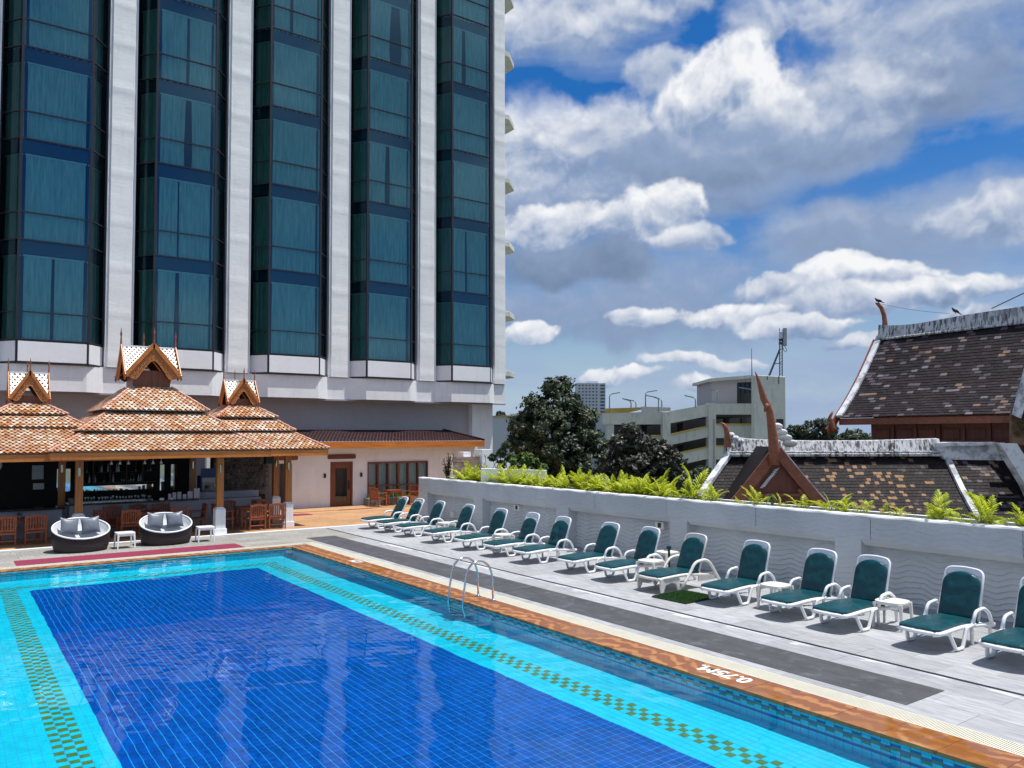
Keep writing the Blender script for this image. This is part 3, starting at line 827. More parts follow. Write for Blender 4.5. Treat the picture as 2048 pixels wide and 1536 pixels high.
# right end wall of the tower, floors of balconies behind it
q = MB(); q.box(24.45, 25.17, .02, 9.5, 5.06, TOP); tb(q, 'end_wall', M['plaster'])
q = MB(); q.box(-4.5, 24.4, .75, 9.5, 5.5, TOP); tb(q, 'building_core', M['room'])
q = MB(); q.box(-4.5, 25.17, .02, .70, 6.0, 6.13); tb(q, 'ledge', M['plaster'])
for f in FL[1:]+[32.9, 7.5]:
    zz = f-.76
    q = MB()
    pl = [(25.175, .05), (25.58, .05), (26.62, 1.05), (26.62, 4.4), (25.175, 4.4)]
    vs = [(x, y, zz-.14) for x, y in pl]+[(x, y, zz+.16) for x, y in pl]
    n = len(pl)
    q.add(vs, [tuple(range(n-1, -1, -1)), tuple(range(n, 2*n))]+[(i, (i+1) % n, (i+1) % n+n, i+n) for i in range(n)])
    tb(q, 'balcony', M['concrete'], bevel=.02)
# sills and windows
def curtain_mesh(seed, w, z0, z1, gap_at=None, gap_w=0., sweep=0.):
    r_ = random.Random(seed); q = MB(); n = max(int(w/.035), 10)
    ph = [r_.uniform(0, 6.28) for _ in range(4)]
    def row(z, t_):
        pts = []
        for i in range(n+1):
            x = -w/2+w*i/n
            d = .050*math.sin(x*27+ph[0]+1.5*math.sin(x*5+ph[1]))+.022*math.sin(x*71+ph[2])
            d *= .4+.6*t_
            x2 = x
            if gap_at is not None and gap_w > 0:
                s_ = 1 if x > gap_at else -1
                pull = gap_w*.5*(.55+.45*t_)*(1 if t_ < .75 or sweep == 0 else 1-sweep*(t_-.75)*2)
                x2 = x+s_*pull*max(0, 1-abs(x-gap_at)/(w*.45))
            pts.append((x2+.012*t_*math.sin(x*11+ph[3]), d, z))
        return pts
    rows_ = [row(z1+(z0-z1)*k/4, k/4) for k in range(5)]
    nr = len(rows_); nc = len(rows_[0]); vs = [p_ for r in rows_ for p_ in r]
    fs = []
    for a_ in range(nr-1):
        for b_ in range(nc-1):
            xm = -w/2+w*(b_+.5)/n
            if gap_at is not None and gap_w > 0 and abs(xm-gap_at) < w/n*.6: continue
            fs.append((a_*nc+b_, (a_+1)*nc+b_, (a_+1)*nc+b_+1, a_*nc+b_+1))
    q.add(vs, fs); return q.mesh('curtain', M['curtain'], smooth=True)
for bi, c in enumerate(BC):
    P = bay_poly(c)
    segs = [(P[0], P[1]), (P[1], P[2]), (P[2], P[3])]
    # white sill panels + dark joints
    for si, (a_, b_) in enumerate(segs):
        L_ = math.hypot(b_[0]-a_[0], b_[1]-a_[1]); ang = math.atan2(b_[1]-a_[1], b_[0]-a_[0]); mid = ((a_[0]+b_[0])/2, (a_[1]+b_[1])/2)
        Mx = rot2(ang, (mid[0], mid[1], 0))
        q = MB(); q.box(-L_/2+.045, L_/2-.045, -.03, .05, 6.18, 6.95, M_=Mx); tb(q, 'sill_panel', M['panel_white'], bevel=.006)
    q = MB()
    for si, (a_, b_) in enumerate(segs):
        L_ = math.hypot(b_[0]-a_[0], b_[1]-a_[1]); ang = math.atan2(b_[1]-a_[1], b_[0]-a_[0]); mid = ((a_[0]+b_[0])/2, (a_[1]+b_[1])/2)
        q.box(-L_/2, L_/2, -.012, .06, 6.10, 6.99, M_=rot2(ang, (mid[0], mid[1], 0)))
        q.box(-L_/2, L_/2, -.045, .06, 6.09, 6.17, M_=rot2(ang, (mid[0], mid[1], 0)))
    tb(q, 'sill_backing', M['mullion'])
    for k in range(len(FL)-1):
        z0, z1 = FL[k], FL[k+1]; zt = z0+1.08; zs = z1-.50
        # frame: verticals at the four corners, horizontals at floor and transom
        q = MB()
        for (x_, y_) in P:
            q.box(x_-.045, x_+.045, y_-.045, y_+.045, z0, z1)
        for (a_, b_) in segs:
            q.bar((*a_, z0+.02), (*b_, z0+.02), .075, .045); q.bar((*a_, zt), (*b_, zt), .075, .045)
        wdw = tb(q, 'bay_window', M['mullion'])
        # floor slab edge behind the glass
        q = MB(); P2 = bay_poly(c, -.22, .25)
        q.grid([[(x, y, zs+.03) for x, y in P2], [(x, y, z1) for x, y in P2]]); 
        q.add([(x, y, zs+.03) for x, y in P2], [(3, 2, 1, 0)])
        q.build('slab_edge', M['slab'], wdw)
        for si, (a_, b_) in enumerate(segs):
            L_ = math.hypot(b_[0]-a_[0], b_[1]-a_[1])-.09; ang = math.atan2(b_[1]-a_[1], b_[0]-a_[0]); mid = ((a_[0]+b_[0])/2, (a_[1]+b_[1])/2)
            gm = M['glass_tower'] if si == 1 else M['glass_side']
            for (za, zb) in ((z0+.043, zt-.023), (zt+.023, z1-.003)):
                q = MB(); q.add([(-L_/2, 0, za), (L_/2, 0, za), (L_/2, 0, zb), (-L_/2, 0, zb)], [(0, 1, 2, 3)])
                o = q.build('pane', gm, wdw, loc=(mid[0], mid[1], 0)); o.rotation_euler.z = ang
            # curtain track and curtain
            inx, iny = -math.sin(ang)*-.17, math.cos(ang)*.17
            off = (math.sin(ang)*-.17, math.cos(ang)*.17)
            wd = L_-(.22 if si == 1 else .12)
            q = MB(); q.box(-wd/2, wd/2, -.03, .03, zs-.10, zs-.03)
            o = q.build('curtain_track', M['panel_white'], wdw, loc=(mid[0]+off[0], mid[1]+off[1], 0)); o.rotation_euler.z = ang
            r_ = rng.random()
            gp, gw = (None, 0)
            if si == 1:
                gp = rng.uniform(-.35, .35)
                gw = rng.choice([0, 0, .05, .0, .22, .0, .12])
                if (bi, k) in ((2, 2),): gw, gp = .36, .1
                if (bi, k) == (2, 3): gw, gp = .12, .05
                if (bi, k) == (4, 4): gw, gp = .75, .35
                if (bi, k) == (4, 3): gw, gp = 0, 0
                if (bi, k) == (4, 2): gw, gp = .28, -.05
                if (bi, k) == (1, 4): gw, gp = .30, .05
                if (bi, k) == (5, 4): gw, gp = .26, -.4
            cm_ = curtain_mesh(bi*100+k*10+si, wd*.97, z0+.05, zs-.10, gp, gw, .5)
            o = link('curtain', cm_, wdw, (mid[0]+off[0], mid[1]+off[1], 0), ang)
# podium wall and corner column under the tower
q = MB(); q.box(-4.5, 23.9, .9, 1.6, 0, 5.055); tb(q, 'podium_wall', M['podium'])
q = MB(); q.box(23.4, 24.75, .55, 3.2, -7, 5.055); tb(q, 'corner_column', M['plaster'], bevel=.01)
# the court further left stays open; no other hotel wing is built
# ================================================================== terrace building with doors
tbl = thing('terrace_building', 'low white terrace building with brown glazed door and dark tiled roof', 'building', (0, 34.75, 0))
def bt(mb, name, mat, **k): return mb.build(name, mat, tbl, **k)
FZ = .05
XD0, XD1 = 14.50, 15.60       # door
XW0, XW1 = 16.36, 19.62       # window
XN0, XN1 = 10.9, 12.70        # entry niche
WT = 2.92
q = MB()
for (a_, b_, z0, z1) in ((9.0, XN0, 0, WT), (XN0, XN1, 2.08, WT), (XN1, XD0, 0, WT), (XD0, XD1, 2.10, WT), (XD1, XW0, 0, WT), (XW0, XW1, 0, .38), (XW0, XW1, 2.06, WT), (XW1, 22.6, 0, WT)):
    q.box(a_, b_, 0, .28, z0, z1)
q.box(22.32, 22.6, .28, 2.2, 0, WT)
bt(q, 'wall', M['plaster'])
q = MB(); q.box(XN0, XN1+.6, 1.5, 1.6, 0, 2.5); q.box(XN1-.02, XN1+.1, .28, 1.5, 0, 2.5); q.box(XN0-.1, XN0+.02, .28, 1.5, 0, 2.5)
bt(q, 'entry_niche', M['podium'])
q = MB(); q.box(12.05, 12.12, .35, 1.2, .05, 2.05); bt(q, 'open_door', M['panel_white'], bevel=.004)
q = MB(); q.box(11.0, 11.75, 1.44, 1.5, .05, 2.0); bt(q, 'niche_door', M['paper'], bevel=.004)
# door
d = MB()
d.box(XD0, XD0+.08, -.03, .16, FZ, 2.10); d.box(XD1-.08, XD1, -.03, .16, FZ, 2.10); d.box(XD0+.08, XD1-.08, -.03, .16, 2.02, 2.10)
dr = bt(d, 'door', M['door_wood'], bevel=.004)
d = MB(); a_, b_ = XD0+.085, XD1-.085
d.box(a_, a_+.17, .02, .07, FZ+.01, 2.015); d.box(b_-.17, b_, .02, .07, FZ+.01, 2.015); d.box(a_+.17, b_-.17, .02, .07, 1.80, 2.015); d.box(a_+.17, b_-.17, .02, .07, FZ+.01, FZ+.20)
d.build('door_leaf', M['door_wood'], dr, bevel=.003)
d = MB(); d.add([(a_+.17, .045, FZ+.2), (b_-.17, .045, FZ+.2), (b_-.17, .045, 1.8), (a_+.17, .045, 1.8)], [(0, 1, 2, 3)]); d.build('glass', M['glass_clear'], dr)
d = MB(); d.tube([(b_-.10, .02, 1.18), (b_-.10, -.06, 1.16), (b_-.10, -.06, .86), (b_-.10, .02, .84)], .014, 6); d.box(b_-.14, b_-.06, .0, .02, .80, 1.22); d.build('handle', M['black'], dr)
q = MB(); q.box(XD0-.3, XW1+1., 1.9, 2.0, 0, 2.9); bt(q, 'room_back', M['dark_interior'])
# window: six lights with a transom low down, sheer curtains
w = MB()
w.box(XW0, XW1, -.05, .12, 1.97, 2.06); w.box(XW0, XW1, -.05, .12, .38, .46)
n6 = 6; st = (XW1-XW0)/n6
for i in range(n6+1):
    x_ = XW0+i*st; wd = .07 if i not in (3,) else .10
    w.box(max(XW0, x_-wd/2), min(XW1, x_+wd/2), -.045, .115, .46, 1.97)
w.box(XW0+.03, XW1-.03, -.04, .10, .90, .96)
ww = bt(w, 'window', M['door_wood'], bevel=.003)
for i in range(n6):
    x0, x1 = XW0+i*st+.04, XW0+(i+1)*st-.04
    q = MB(); q.add([(x0, .04, .96), (x1, .04, .96), (x1, .04, 1.97), (x0, .04, 1.97)], [(0, 1, 2, 3)]); q.add([(x0, .04, .46), (x1, .04, .46), (x1, .04, .90), (x0, .04, .90)], [(0, 1, 2, 3)])
    q.build('pane', M['glass_clear'], ww)
    link('curtain', curtain_mesh(900+i, st*.86, .40, 1.96), ww, (x0+st*.46, .2, 0))
# sign boards over the doors, small black wall lamps
for x0, x1, z_, lab in ((14.35, 15.75, 2.34, 'door_lintel_board'), (11.0, 12.95, 2.33, 'door_lintel_board')):
    q = MB(); n = 10; pl = []
    h = .11
    for k in range(n+1): th = -math.pi/2+math.pi*k/n; pl.append((x1-.06+math.cos(th)*.06, z_+math.sin(th)*h))
    for k in range(n+1): th = math.pi/2+math.pi*k/n; pl.append((x0+.06+math.cos(th)*.06, z_+math.sin(th)*h))
    q.prism(pl, (-.05, -.002)); q2 = q.build(lab, M['teak_dark'], tbl, bevel=.008)
    q = MB(); rb = random.Random(int(x0*10))
    for k in range(14):
        xx = x0+.16+(x1-x0-.32)*(k+.5)/14; q.box(xx-.03, xx+.03, -.058, -.049, z_-.05+rb.uniform(0, .02), z_+.04+rb.uniform(0, .02))
    q.build('carving', M['door_wood'], q2)
for x_ in (14.22, 16.02):
    q = MB(); q.box(x_-.045, x_+.045, -.09, -.002, 1.38, 1.56); q.box(x_-.03, x_+.03, -.075, -.01, 1.56, 1.575)
    bt(q, 'wall_lamp', M['black'], bevel=.008)
# roof of small dark tiles with wooden fascia
ex0, ex1 = 9.5, 22.48
ey, ez = -.82, 3.04
ry, rz_ = 1.62, 3.60
q = MB(); q.box(ex0, ex1, ey, ey+.05, 2.74, 3.03); bt(q, 'roof_fascia', M['roof_wood'], bevel=.006)
q = MB(); q.box(ex0, ex1, ey+.05, .0, 2.90, 2.96); bt(q, 'eaves_board', M['soffit'])
def shingle_slope(mb, O, ux, us, L, S, w, s, th, rs, lap=1.25, jit=.0, shape='flat', clip=None, tints=None, tm=0):
    """tiles on a slope: O = upper left corner, ux unit along eaves, us unit down the slope"""
    O = Vector(O); ux = Vector(ux); us = Vector(us); nrm = us.cross(ux).normalized()
    if nrm.z < 0: nrm = -nrm
    nr = int(S/s+.001); 
    for r in range(nr):
        d0 = S-(nr-r)*s
        off = (w/2 if r % 2 else 0)
        n = int(L/w)+2
        for i in range(-1, n):
            a0 = i*w+off; a1 = a0+w
            am = (a0+a1)/2; dm = d0+s*.5
            lo, hi = (0, L) if clip is None else clip(dm/S)
            if am < lo-w*.25 or am > hi+w*.25: continue
            a0 = max(a0, lo); a1 = min(a1, hi)
            if a1-a0 < w*.15: continue
            j = rs.uniform(-jit, jit)
            if shape == 'flat':
                p = [(a0+.003, d0-s*(lap-1)), (a1-.003, d0-s*(lap-1)), (a1-.003, d0+s+j), (a0+.003, d0+s+j)]
            else:   # pointed scale
                m_ = (a0+a1)/2
                p = [(a0+.006, d0-s*(lap-1)), (a1-.006, d0-s*(lap-1)), (a1-.006, d0+s*.12), (m_, d0+s*1.10+j), (a0+.006, d0+s*.12)]
            vs = []
            for k, (a, dd) in enumerate(p):
                up_ = .002 if k < 2 else th+rs.uniform(-.003, .003)
                vs.append(O+ux*a+us*dd+nrm*(up_+th))
            n_ = len(p)
            lows = [v-nrm*th*.95 for v in vs[2:]]
            vs2 = vs+lows
            fs = [tuple(range(n_))]
            for k in range(len(lows)-1): fs.append((2+k, n_+k, n_+k+1, 3+k))
            if n_ == 4: fs += [(1, n_, 2), (0, 3, n_+1)]
            else: fs += [(1, n_, 2), (0, 4, n_+2)]
            mb.add(vs2, fs, tm, tints(am, dm, rs) if tints else rs.random())
L_ = ex1-ex0; sv = Vector((0, ry-ey, rz_-ez)); S_ = sv.length
q = MB(); q.add([(ex0, ey, ez), (ex1, ey, ez), (ex1-1.0, ry, rz_), (ex0, ry, rz_)], [(0, 1, 2, 3)])
bt(q, 'roof_deck', M['soffit'])
q = MB()
shingle_slope(q, (ex0, ry, rz_), (1, 0, 0), tuple(-sv.normalized()), L_, S_, .17, .16, .012, random.Random(2), shape='scale', clip=lambda f: (0, L_-1.0*(1-f)))
tag(bt(q, 'roof_tiles', M['clay_brown']), kind='stuff')
q = MB(); q.tube([(ex1-1.02, ry, rz_+.03), (ex1-.02, ey, ez+.05)], .05, 6); bt(q, 'hip_ridge', M['clay_brown'])
for k in range(3):
    q = MB(); q.tube([(22.7, .3+k*.02, 2.9), (22.72, .3, .9)], .02, 6)
q = MB(); q.tube([(22.68, .1, 2.88), (22.75, .05, 1.0), (22.72, .1, .1)], .018, 6); bt(q, 'downpipe', M['grey_metal'])

# ================================================================== long white wall with wave relief
WX, WTOP = 15.0, 1.70
lw = thing('garden_wall', 'long white wall with wavy relief panels behind the row of loungers', 'wall', (WX, 0, 0))
def wave(y, z, k=1.):
    """overlapping horizontal ripples"""
    t = z/.105+.42*math.sin(2*math.pi*y/.92)+.10*math.sin(2*math.pi*y/.37+1.2+z*3)
    f = t-math.floor(t)
    return .030*k*((1-f)**1.4)-.002
m, t, p = new_mat('white_relief_render'); M['relief'] = m
co = t.n('ShaderNodeTexCoord').outputs['Object']
n_ = t.noise(co, .5, 5, .6)
t.set(p.inputs['Base Color'], t.mix(t.ss(n_, .35, .7), (.50, .52, .53), (.60, .62, .63))); p.inputs['Roughness'].default_value = .8
t.set(p.inputs['Normal'], t.n('ShaderNodeBump', {'Distance': .003, 'Height': t.noise(co, 14, 4, .6)}))
Y0, Y1 = 2.6, 27.25
joints = [Y0]+[6.04+2.743*i for i in range(-1, 8) if 6.04+2.743*i > Y0+.2]+[Y1]
def relief_patch(y0, y1, z0, z1, x, amp=1., dy=.035, dz=.0131):
    q = MB(); ny_ = max(2, int((y1-y0)/dy)); nz_ = max(2, int((z1-z0)/dz)); rows_ = []
    for a in range(nz_+1):
        z = z0+(z1-z0)*a/nz_
        rows_.append([(x-wave(y0+(y1-y0)*b_/ny_, z, amp), y0+(y1-y0)*b_/ny_, z) for b_ in range(ny_+1)])
    # plain grid (x toward the deck)
    nc = ny_+1
    q.add([p_ for r in rows_ for p_ in r], [(i*nc+j, (i+1)*nc+j, (i+1)*nc+j+1, i*nc+j+1) for i in range(nz_) for j in range(ny_)])
    return q
for a_, b_ in zip(joints, joints[1:]):
    q = relief_patch(a_+.006, b_-.006, 1.19, 1.655, 0., .8)
    q.box(.002, .06, a_+.006, b_-.006, 1.19, 1.655)
    q.build('relief_panel', M['relief'], lw, smooth=False)
# cap with wavy front lip
q = MB(); N = int((Y1-Y0)/.05); top = []; lip = []; lipb = []
for i in range(N+1):
    y = Y0+(Y1-Y0)*i/N; w_ = .018+.014*math.sin(2*math.pi*y/.92)
    lip.append((-.022-w_*.5, y, 1.668)); lipb.append((-.004, y, 1.648-.010*math.sin(2*math.pi*y/.92)))
q.grid([lipb, lip, [(-.012, y, 1.700) for (_, y, _) in lip], [(.20, y, 1.703) for (_, y, _) in lip], [(.20, y, 1.4) for (_, y, _) in lip]])
q.build('wall_cap', M['cap_white'], lw)
# body, bevelled ledge, recessed panels and piers
q = MB(); q.box(.05, .20, Y0, Y1, 1.20, 1.66); q.box(.02, .5, Y1-.02, Y1+.0, 0, 1.69)
q.build('beam', M['relief'], lw)
piers = [(8.99, 9.57), (13.58, 14.16), (18.17, 18.75), (22.76, 23.34), (26.55, 27.25), (4.4, 4.98)]
piers.sort()
q = MB()
edges = []
prev = Y0
for a_, b_ in piers:
    if a_ > prev: edges.append((prev, a_))
    prev = b_
for a_, b_ in edges:
    q.add([(0, a_, 1.19), (0, b_, 1.19), (.09, b_-.02, 1.085), (.09, a_+.02, 1.085), (.30, b_-.02, 1.08), (.30, a_+.02, 1.08)], [(0, 1, 2, 3), (3, 2, 4, 5)])
q.build('ledge', M['relief'], lw)
for a_, b_ in edges:
    q = relief_patch(a_, b_, 0.0, 1.10, .30, 1.15); q.build('recessed_panel', M['relief'], lw)
for a_, b_ in piers:
    q = relief_patch(a_, b_, 0.0, 1.19, .0, .55)
    q.box(.001, .30, a_, b_, 0, 1.19)
    q.build('pier', M['relief'], lw)
# small fittings on the wall
q = MB(); q.box(.20, .32, 25.0, 25.25, .30, .52); q.tube([(.28, 25.12, .52), (.28, 25.12, 1.08)], .012, 6); q.build('socket_box', M['old_plastic'], lw, bevel=.006)
for y_ in (20.9, 14.55):
    q = MB(); q.box(.18, .30, y_, y_+.30, .86, 1.05); o = q.build('wall_light', M['old_plastic'], lw, bevel=.006)
    q = MB(); q.box(.172, .182, y_+.09, y_+.2, .90, 1.02); q.build('lens', M['black'], o)
# planter behind the wall
pl = thing('planter_bed', 'raised planter full of soil behind the long white wall', 'planter', (15.2, 0, 0))
q = MB(); q.box(.34, .95, Y0, 26.9, .6, 1.60); q.box(.002, .34, Y0, 26.9, 1.35, 1.60); q.build('soil', M['soil'], pl)
q = MB(); q.box(.95, 1.08, Y0, 26.9, .2, 1.66); q.build('back_kerb', M['plaster'], pl)

# ================================================================== shower corner beyond the wall
sw = thing('shower_wall', 'low walls of tan stone strips between two white posts', 'wall', (16.9, 27.9, 0))
M['tan_stone'] = basic('tan_stone_strip', (.36, .25, .19), .8, .25, 6, .008, 24, rand=.22)
me_cache = []
q = MB(); q.box(0, 1.35, .0, .12, 0, 2.42); q.box(1.9, 3.2, .25, .37, 0, 2.30); q.box(-.06, 0, -.03, .16, 0, 2.48); q.build('wall_core', M['plaster'], sw)
rb = random.Random(8); z_ = 1.5
while z_ < 2.40:
    h_ = rb.uniform(.045, .075); x_ = 0.01
    while x_ < 1.33:
        l_ = min(rb.uniform(.22, .5), 1.34-x_)
        q = MB(); q.box(x_, x_+l_-.006, -.02-rb.uniform(0, .012), 0, z_, z_+h_-.005); q.build('stone', M['tan_stone'], sw); x_ += l_
    z_ += h_
for x_, w_, h_ in ((.62, .36, 2.62), (1.42, .52, 2.72)):
    q = MB(); q.box(x_, x_+w_, .13 if x_ < 1 else -.05, .55, 0, h_); q.build('post', M['plaster'], sw, bevel=.01)
q = MB(); q.tube([(-.05, -.02, 1.75), (-.05, -.16, 1.80), (-.28, -.18, 1.80)], .015, 6); q.lathe([(.05, 0), (.02, .03)], 10, (-.3, -.18, 1.80)); q.build('shower_tap', M['steel'], sw)
# ================================================================== loungers
def c_path(pts, r=.05, n=5):
    """polyline with rounded corners"""
    pts = [Vector(p) for p in pts]; out = [pts[0]]
    for a, b_, c in zip(pts, pts[1:], pts[2:]):
        d1 = (a-b_); d2 = (c-b_); rr_ = min(r, d1.length*.45, d2.length*.45)
        p1 = b_+d1.normalized()*rr_; p2 = b_+d2.normalized()*rr_
        for k in range(n+1):
            t_ = k/n; out.append(p1*(1-t_)**2+b_*2*t_*(1-t_)+p2*t_**2)
    out.append(pts[-1]); return out
def seat_z(x):
    """upper surface of the seat frame along its length"""
    return .325+.020*math.cos((x-.75)*2.6)-.045*max(0, x-.75)**1.0*(1 if x < 1.3 else 1)
def make_lounger(name, label, mat_frame, old=False, slide=0., back_ang=68, wr=1):
    L = thing(name, label, 'sun lounger', group='green cushioned sun loungers in a row along the white wall')
    W2 = .34
    # seat frame: two side rails and slats
    q = MB()
    for sgn in (-1, 1):
        pts = [(0.02, sgn*(W2-.10), .30), (.08, sgn*(W2-.02), .315)]+[(x, sgn*W2, seat_z(x)) for x in np.linspace(.2, 1.68, 12)]
        q.tube([(p_[0], p_[1], p_[2]-.02) for p_ in pts], .034, 6, sq=1.0)
    fr = [(.06, -W2+.02, .30), (.01, -.2, .298), (-.012, 0, .297), (.01, .2, .298), (.06, W2-.02, .30)]
    q.tube(fr, .030, 6)
    q.build('frame', mat_frame, L, smooth=True)
    q = MB()
    for k in range(11):
        x = .12+k*.118; q.box(x, x+.075, -W2+.02, W2-.02, seat_z(x)-.012, seat_z(x)+.004)
    q.build('seat_slats', mat_frame, L, bevel=.003)
    # legs: near pair are V-shaped loops, moulded
    for sgn in (-1, 1):
        q = MB(); y = sgn*(W2-.005); yo = sgn*(W2+.035)
        if not old:
            a = c_path([(.10, y, .300), (.32, y, .285), (.43, yo, .028), (.62, yo, .028), (.76, yo, .315), (1.0, yo, .345)], .035)
            q.tube(a, .031, 6, sq=.9)
            q.build('front_leg', mat_frame, L, smooth=True)
            q = MB(); a = c_path([(.94, yo, .34), (1.05, yo, .53), (1.30, yo, .555), (1.45, yo, .47), (1.58, yo, .24)], .07)
            q.tube(a, .029, 6); q.build('armrest', mat_frame, L, smooth=True)
            q = MB(); q.tube([(1.03, y*.93, .30), (1.05, y*.93, .0)], .026, 6); q.build('mid_leg', mat_frame, L, smooth=True)
            q = MB(); q.tube([(1.60, y*.93, .27), (1.64, y*.93, .0)], [.03, .026], 6); q.build('rear_leg', mat_frame, L, smooth=True)
        else:
            q.prism([(.02, .31), (.56, .31), (.62, .27), (.60, .02), (.56, .02), (.50, .16), (.38, .20), (.20, .17), (.12, .02), (.05, .02)], (y-.02, y+.02))
            q.build('front_leg', mat_frame, L, bevel=.01)
            q = MB(); a = c_path([(.60, yo, .03), (.86, yo, .30), (1.06, yo, .57), (1.36, yo, .60), (1.52, yo, .54), (1.78, yo, .20), (1.90, yo, .02)], .12)
            q.tube(a, .034, 6); q.build('armrest', mat_frame, L, smooth=True)
            q = MB(); q.box(1.20, 1.74, y-.015, y+.015, .14, .31); q.build('rear_leg', mat_frame, L, bevel=.01)
    # backrest: moulded frame with rungs
    ba = R(back_ang); bx, bz = 1.24, seat_z(1.24)+.03
    B = Matrix.Translation((bx, 0, bz)) @ Matrix.Rotation(-ba, 4, 'Y')
    q = MB(); H = .80; W3 = .315
    pl_ = c_path([(0, -W3, 0), (H, -W3+.02, 0), (H+.03, 0, 0), (H, W3-.02, 0), (0, W3, 0)], .11)
    q.tube([B @ Vector(p_) for p_ in pl_], .024, 6)
    q.build('back_frame', mat_frame, L, smooth=True)
    q = MB(); n = 30; outl = []
    def sheet(w_, x0, x1, th, z0):
        rows_ = []
        return
    for k in range(9):
        x0 = .03+k*.085; q.box(x0, x0+.062, -W3+.015, W3-.015, -.012, .004, M_=B)
    q.box(H-.07, H+.02, -W3+.06, W3-.06, -.012, .006, M_=B)
    q.build('back_slats', mat_frame, L, bevel=.004)
    # cushion: seat part follows the seat, back part leans on the backrest; rounded top
    def cushion(prof_fn, x0, x1, halfw, thick, nm, nx_=22, ny_=12, wrk=1., seed=0):
        q = MB(); topr = []; botr = []
        for i in range(nx_+1):
            u = i/nx_; x = x0+(x1-x0)*u; hw_ = halfw(u)
            rt, rbm = [], []
            for j_ in range(ny_+1):
                v = -1+2*j_/ny_; y = v*hw_
                edge = max(abs(v)**5, (abs(2*u-1))**14)
                P_, N_ = prof_fn(x)
                wr_ = (.010*noise.noise(Vector((x*7, y*5, seed)))+.009*noise.noise(Vector((x*3+y*4, y*11-x*3, seed+3))))*wrk
                th = thick*(1-.45*edge)+wr_*(1-edge)
                rt.append(Vector((P_[0], y, P_[1]))+Vector((N_[0], 0, N_[1]))*th); rbm.append(Vector((P_[0], y*.99, P_[1]))+Vector((N_[0], 0, N_[1]))*.004)
            topr.append(rt); botr.append(rbm)
        nc = ny_+1; nr = nx_+1
        q.grid(topr); k0 = len(q.v)
        q.add([p_ for r in botr for p_ in r], [(i*nc+j_, (i+1)*nc+j_, (i+1)*nc+j_+1, i*nc+j_+1) for i in range(nr-1) for j_ in range(nc-1)])
        n0 = nr*nc
        rim = [j_ for j_ in range(nc)]+[i*nc+nc-1 for i in range(1, nr)]+[(nr-1)*nc+j_ for j_ in range(nc-2, -1, -1)]+[i*nc for i in range(nr-2, 0, -1)]
        q.f += [(a, a+n0, b_+n0, b_) for a, b_ in zip(rim, rim[1:]+rim[:1])]; q.mi += [0]*len(rim); q.tint += [0.]*len(rim)
        return q
    def seat_prof(x): return (x, seat_z(x)+.004), (0, 1)
    def hw_seat(u): return .318-.035*max(0, 1-u/.08)**2
    sd = wr*7
    q = cushion(seat_prof, .03, 1.26, hw_seat, .065, 'c', 26, 12, .5, sd); q.build('seat_cushion', M['green'], L, smooth='auto')
    def back_prof(x):
        o_ = B @ Vector((x, 0, .008)); nn = (B.to_3x3() @ Vector((0, 0, 1))); return (o_.x, o_.z), (nn.x, nn.z)
    top = .76+slide
    def hw_back(u): return .298*math.sqrt(max(.02, 1-max(0, (u-.66)/.34)**2.6))
    q = cushion(back_prof, .0, top, hw_back, .075, 'b', 30, 14, 1.1 if wr != 5 else 2.6, sd+1); q.build('back_cushion', M['green'], L, smooth='auto')
    return L
# Y of the upper-left (far) front corner of each lounger and how it differs from its neighbours
LN = [(26.45, 0, 60, 'farthest lounger of the row, next to the terrace, backrest leaning well back'),
      (25.15, 5, 62, 'second lounger from the terrace end, back cushion badly creased'),
      (23.70, 1, 64, 'third lounger from the terrace, just left of a hidden white side table'),
      (21.85, 2, 66, 'fourth lounger from the terrace, white table behind its far side'),
      (19.95, 1, 68, 'lounger above the pool ladder rails, left of a round topped white table'),
      (18.45, 3, 67, 'lounger with its back cushion slipped low on the white frame, beyond the ladder'),
      (17.00, 5, 67, 'lounger right of the ladder, back cushion crumpled across the middle'),
      (15.20, 2, 66, 'lounger with long vertical creases, its shadow right of the ladder'),
      (13.85, 1, 70, 'lounger left of the two stacked looking white side tables'),
      (12.40, 9, 67, 'old yellowed lounger with solid moulded legs behind the turf mat'),
      (10.70, 0, 71, 'lounger standing over the right edge of the green turf mat'),
      (9.28, 2, 71, 'lounger with a small white table tucked behind its far armrest'),
      (8.22, 1, 71, 'lounger directly left of the nearest large white side table'),
      (6.72, 2, 71, 'nearest complete lounger, to the right of the large white side table'),
      (5.50, 0, 70, 'lounger cut off by the right edge of the photo')]
LGR = 'green cushioned sun loungers in a row along the white wall'
protos = {}
def lounger_proto(wr, ba):
    key = (wr, ba)
    if key not in protos:
        if wr == 9: protos[key] = make_lounger('sun_lounger', '', M['old_plastic'], True, -.03, ba, 3)
        elif wr == 3: protos[key] = make_lounger('sun_lounger', '', M['white_plastic'], False, -.10, ba, 3)
        elif wr == 5: protos[key] = make_lounger('sun_lounger', '', M['white_plastic'], False, -.05, ba, 5)
        else: protos[key] = make_lounger('sun_lounger', '', M['white_plastic'], False, -.01, ba, wr)
        return protos[key], True
    return protos[key], False
for i, (yl, wr, ba, lab) in enumerate(LN):
    p_, fresh = lounger_proto(wr, ba)
    loc = (12.13+rng.uniform(-.02, .03), yl-.30, .001); rz = R(rng.uniform(-2.5, 2.5))
    full = ('white plastic ' if wr != 9 else '')+lab
    if fresh: p_.location = loc; p_.rotation_euler.z = rz; p_['label'] = lab
    else: copy_tree(p_, loc, rz, lab)

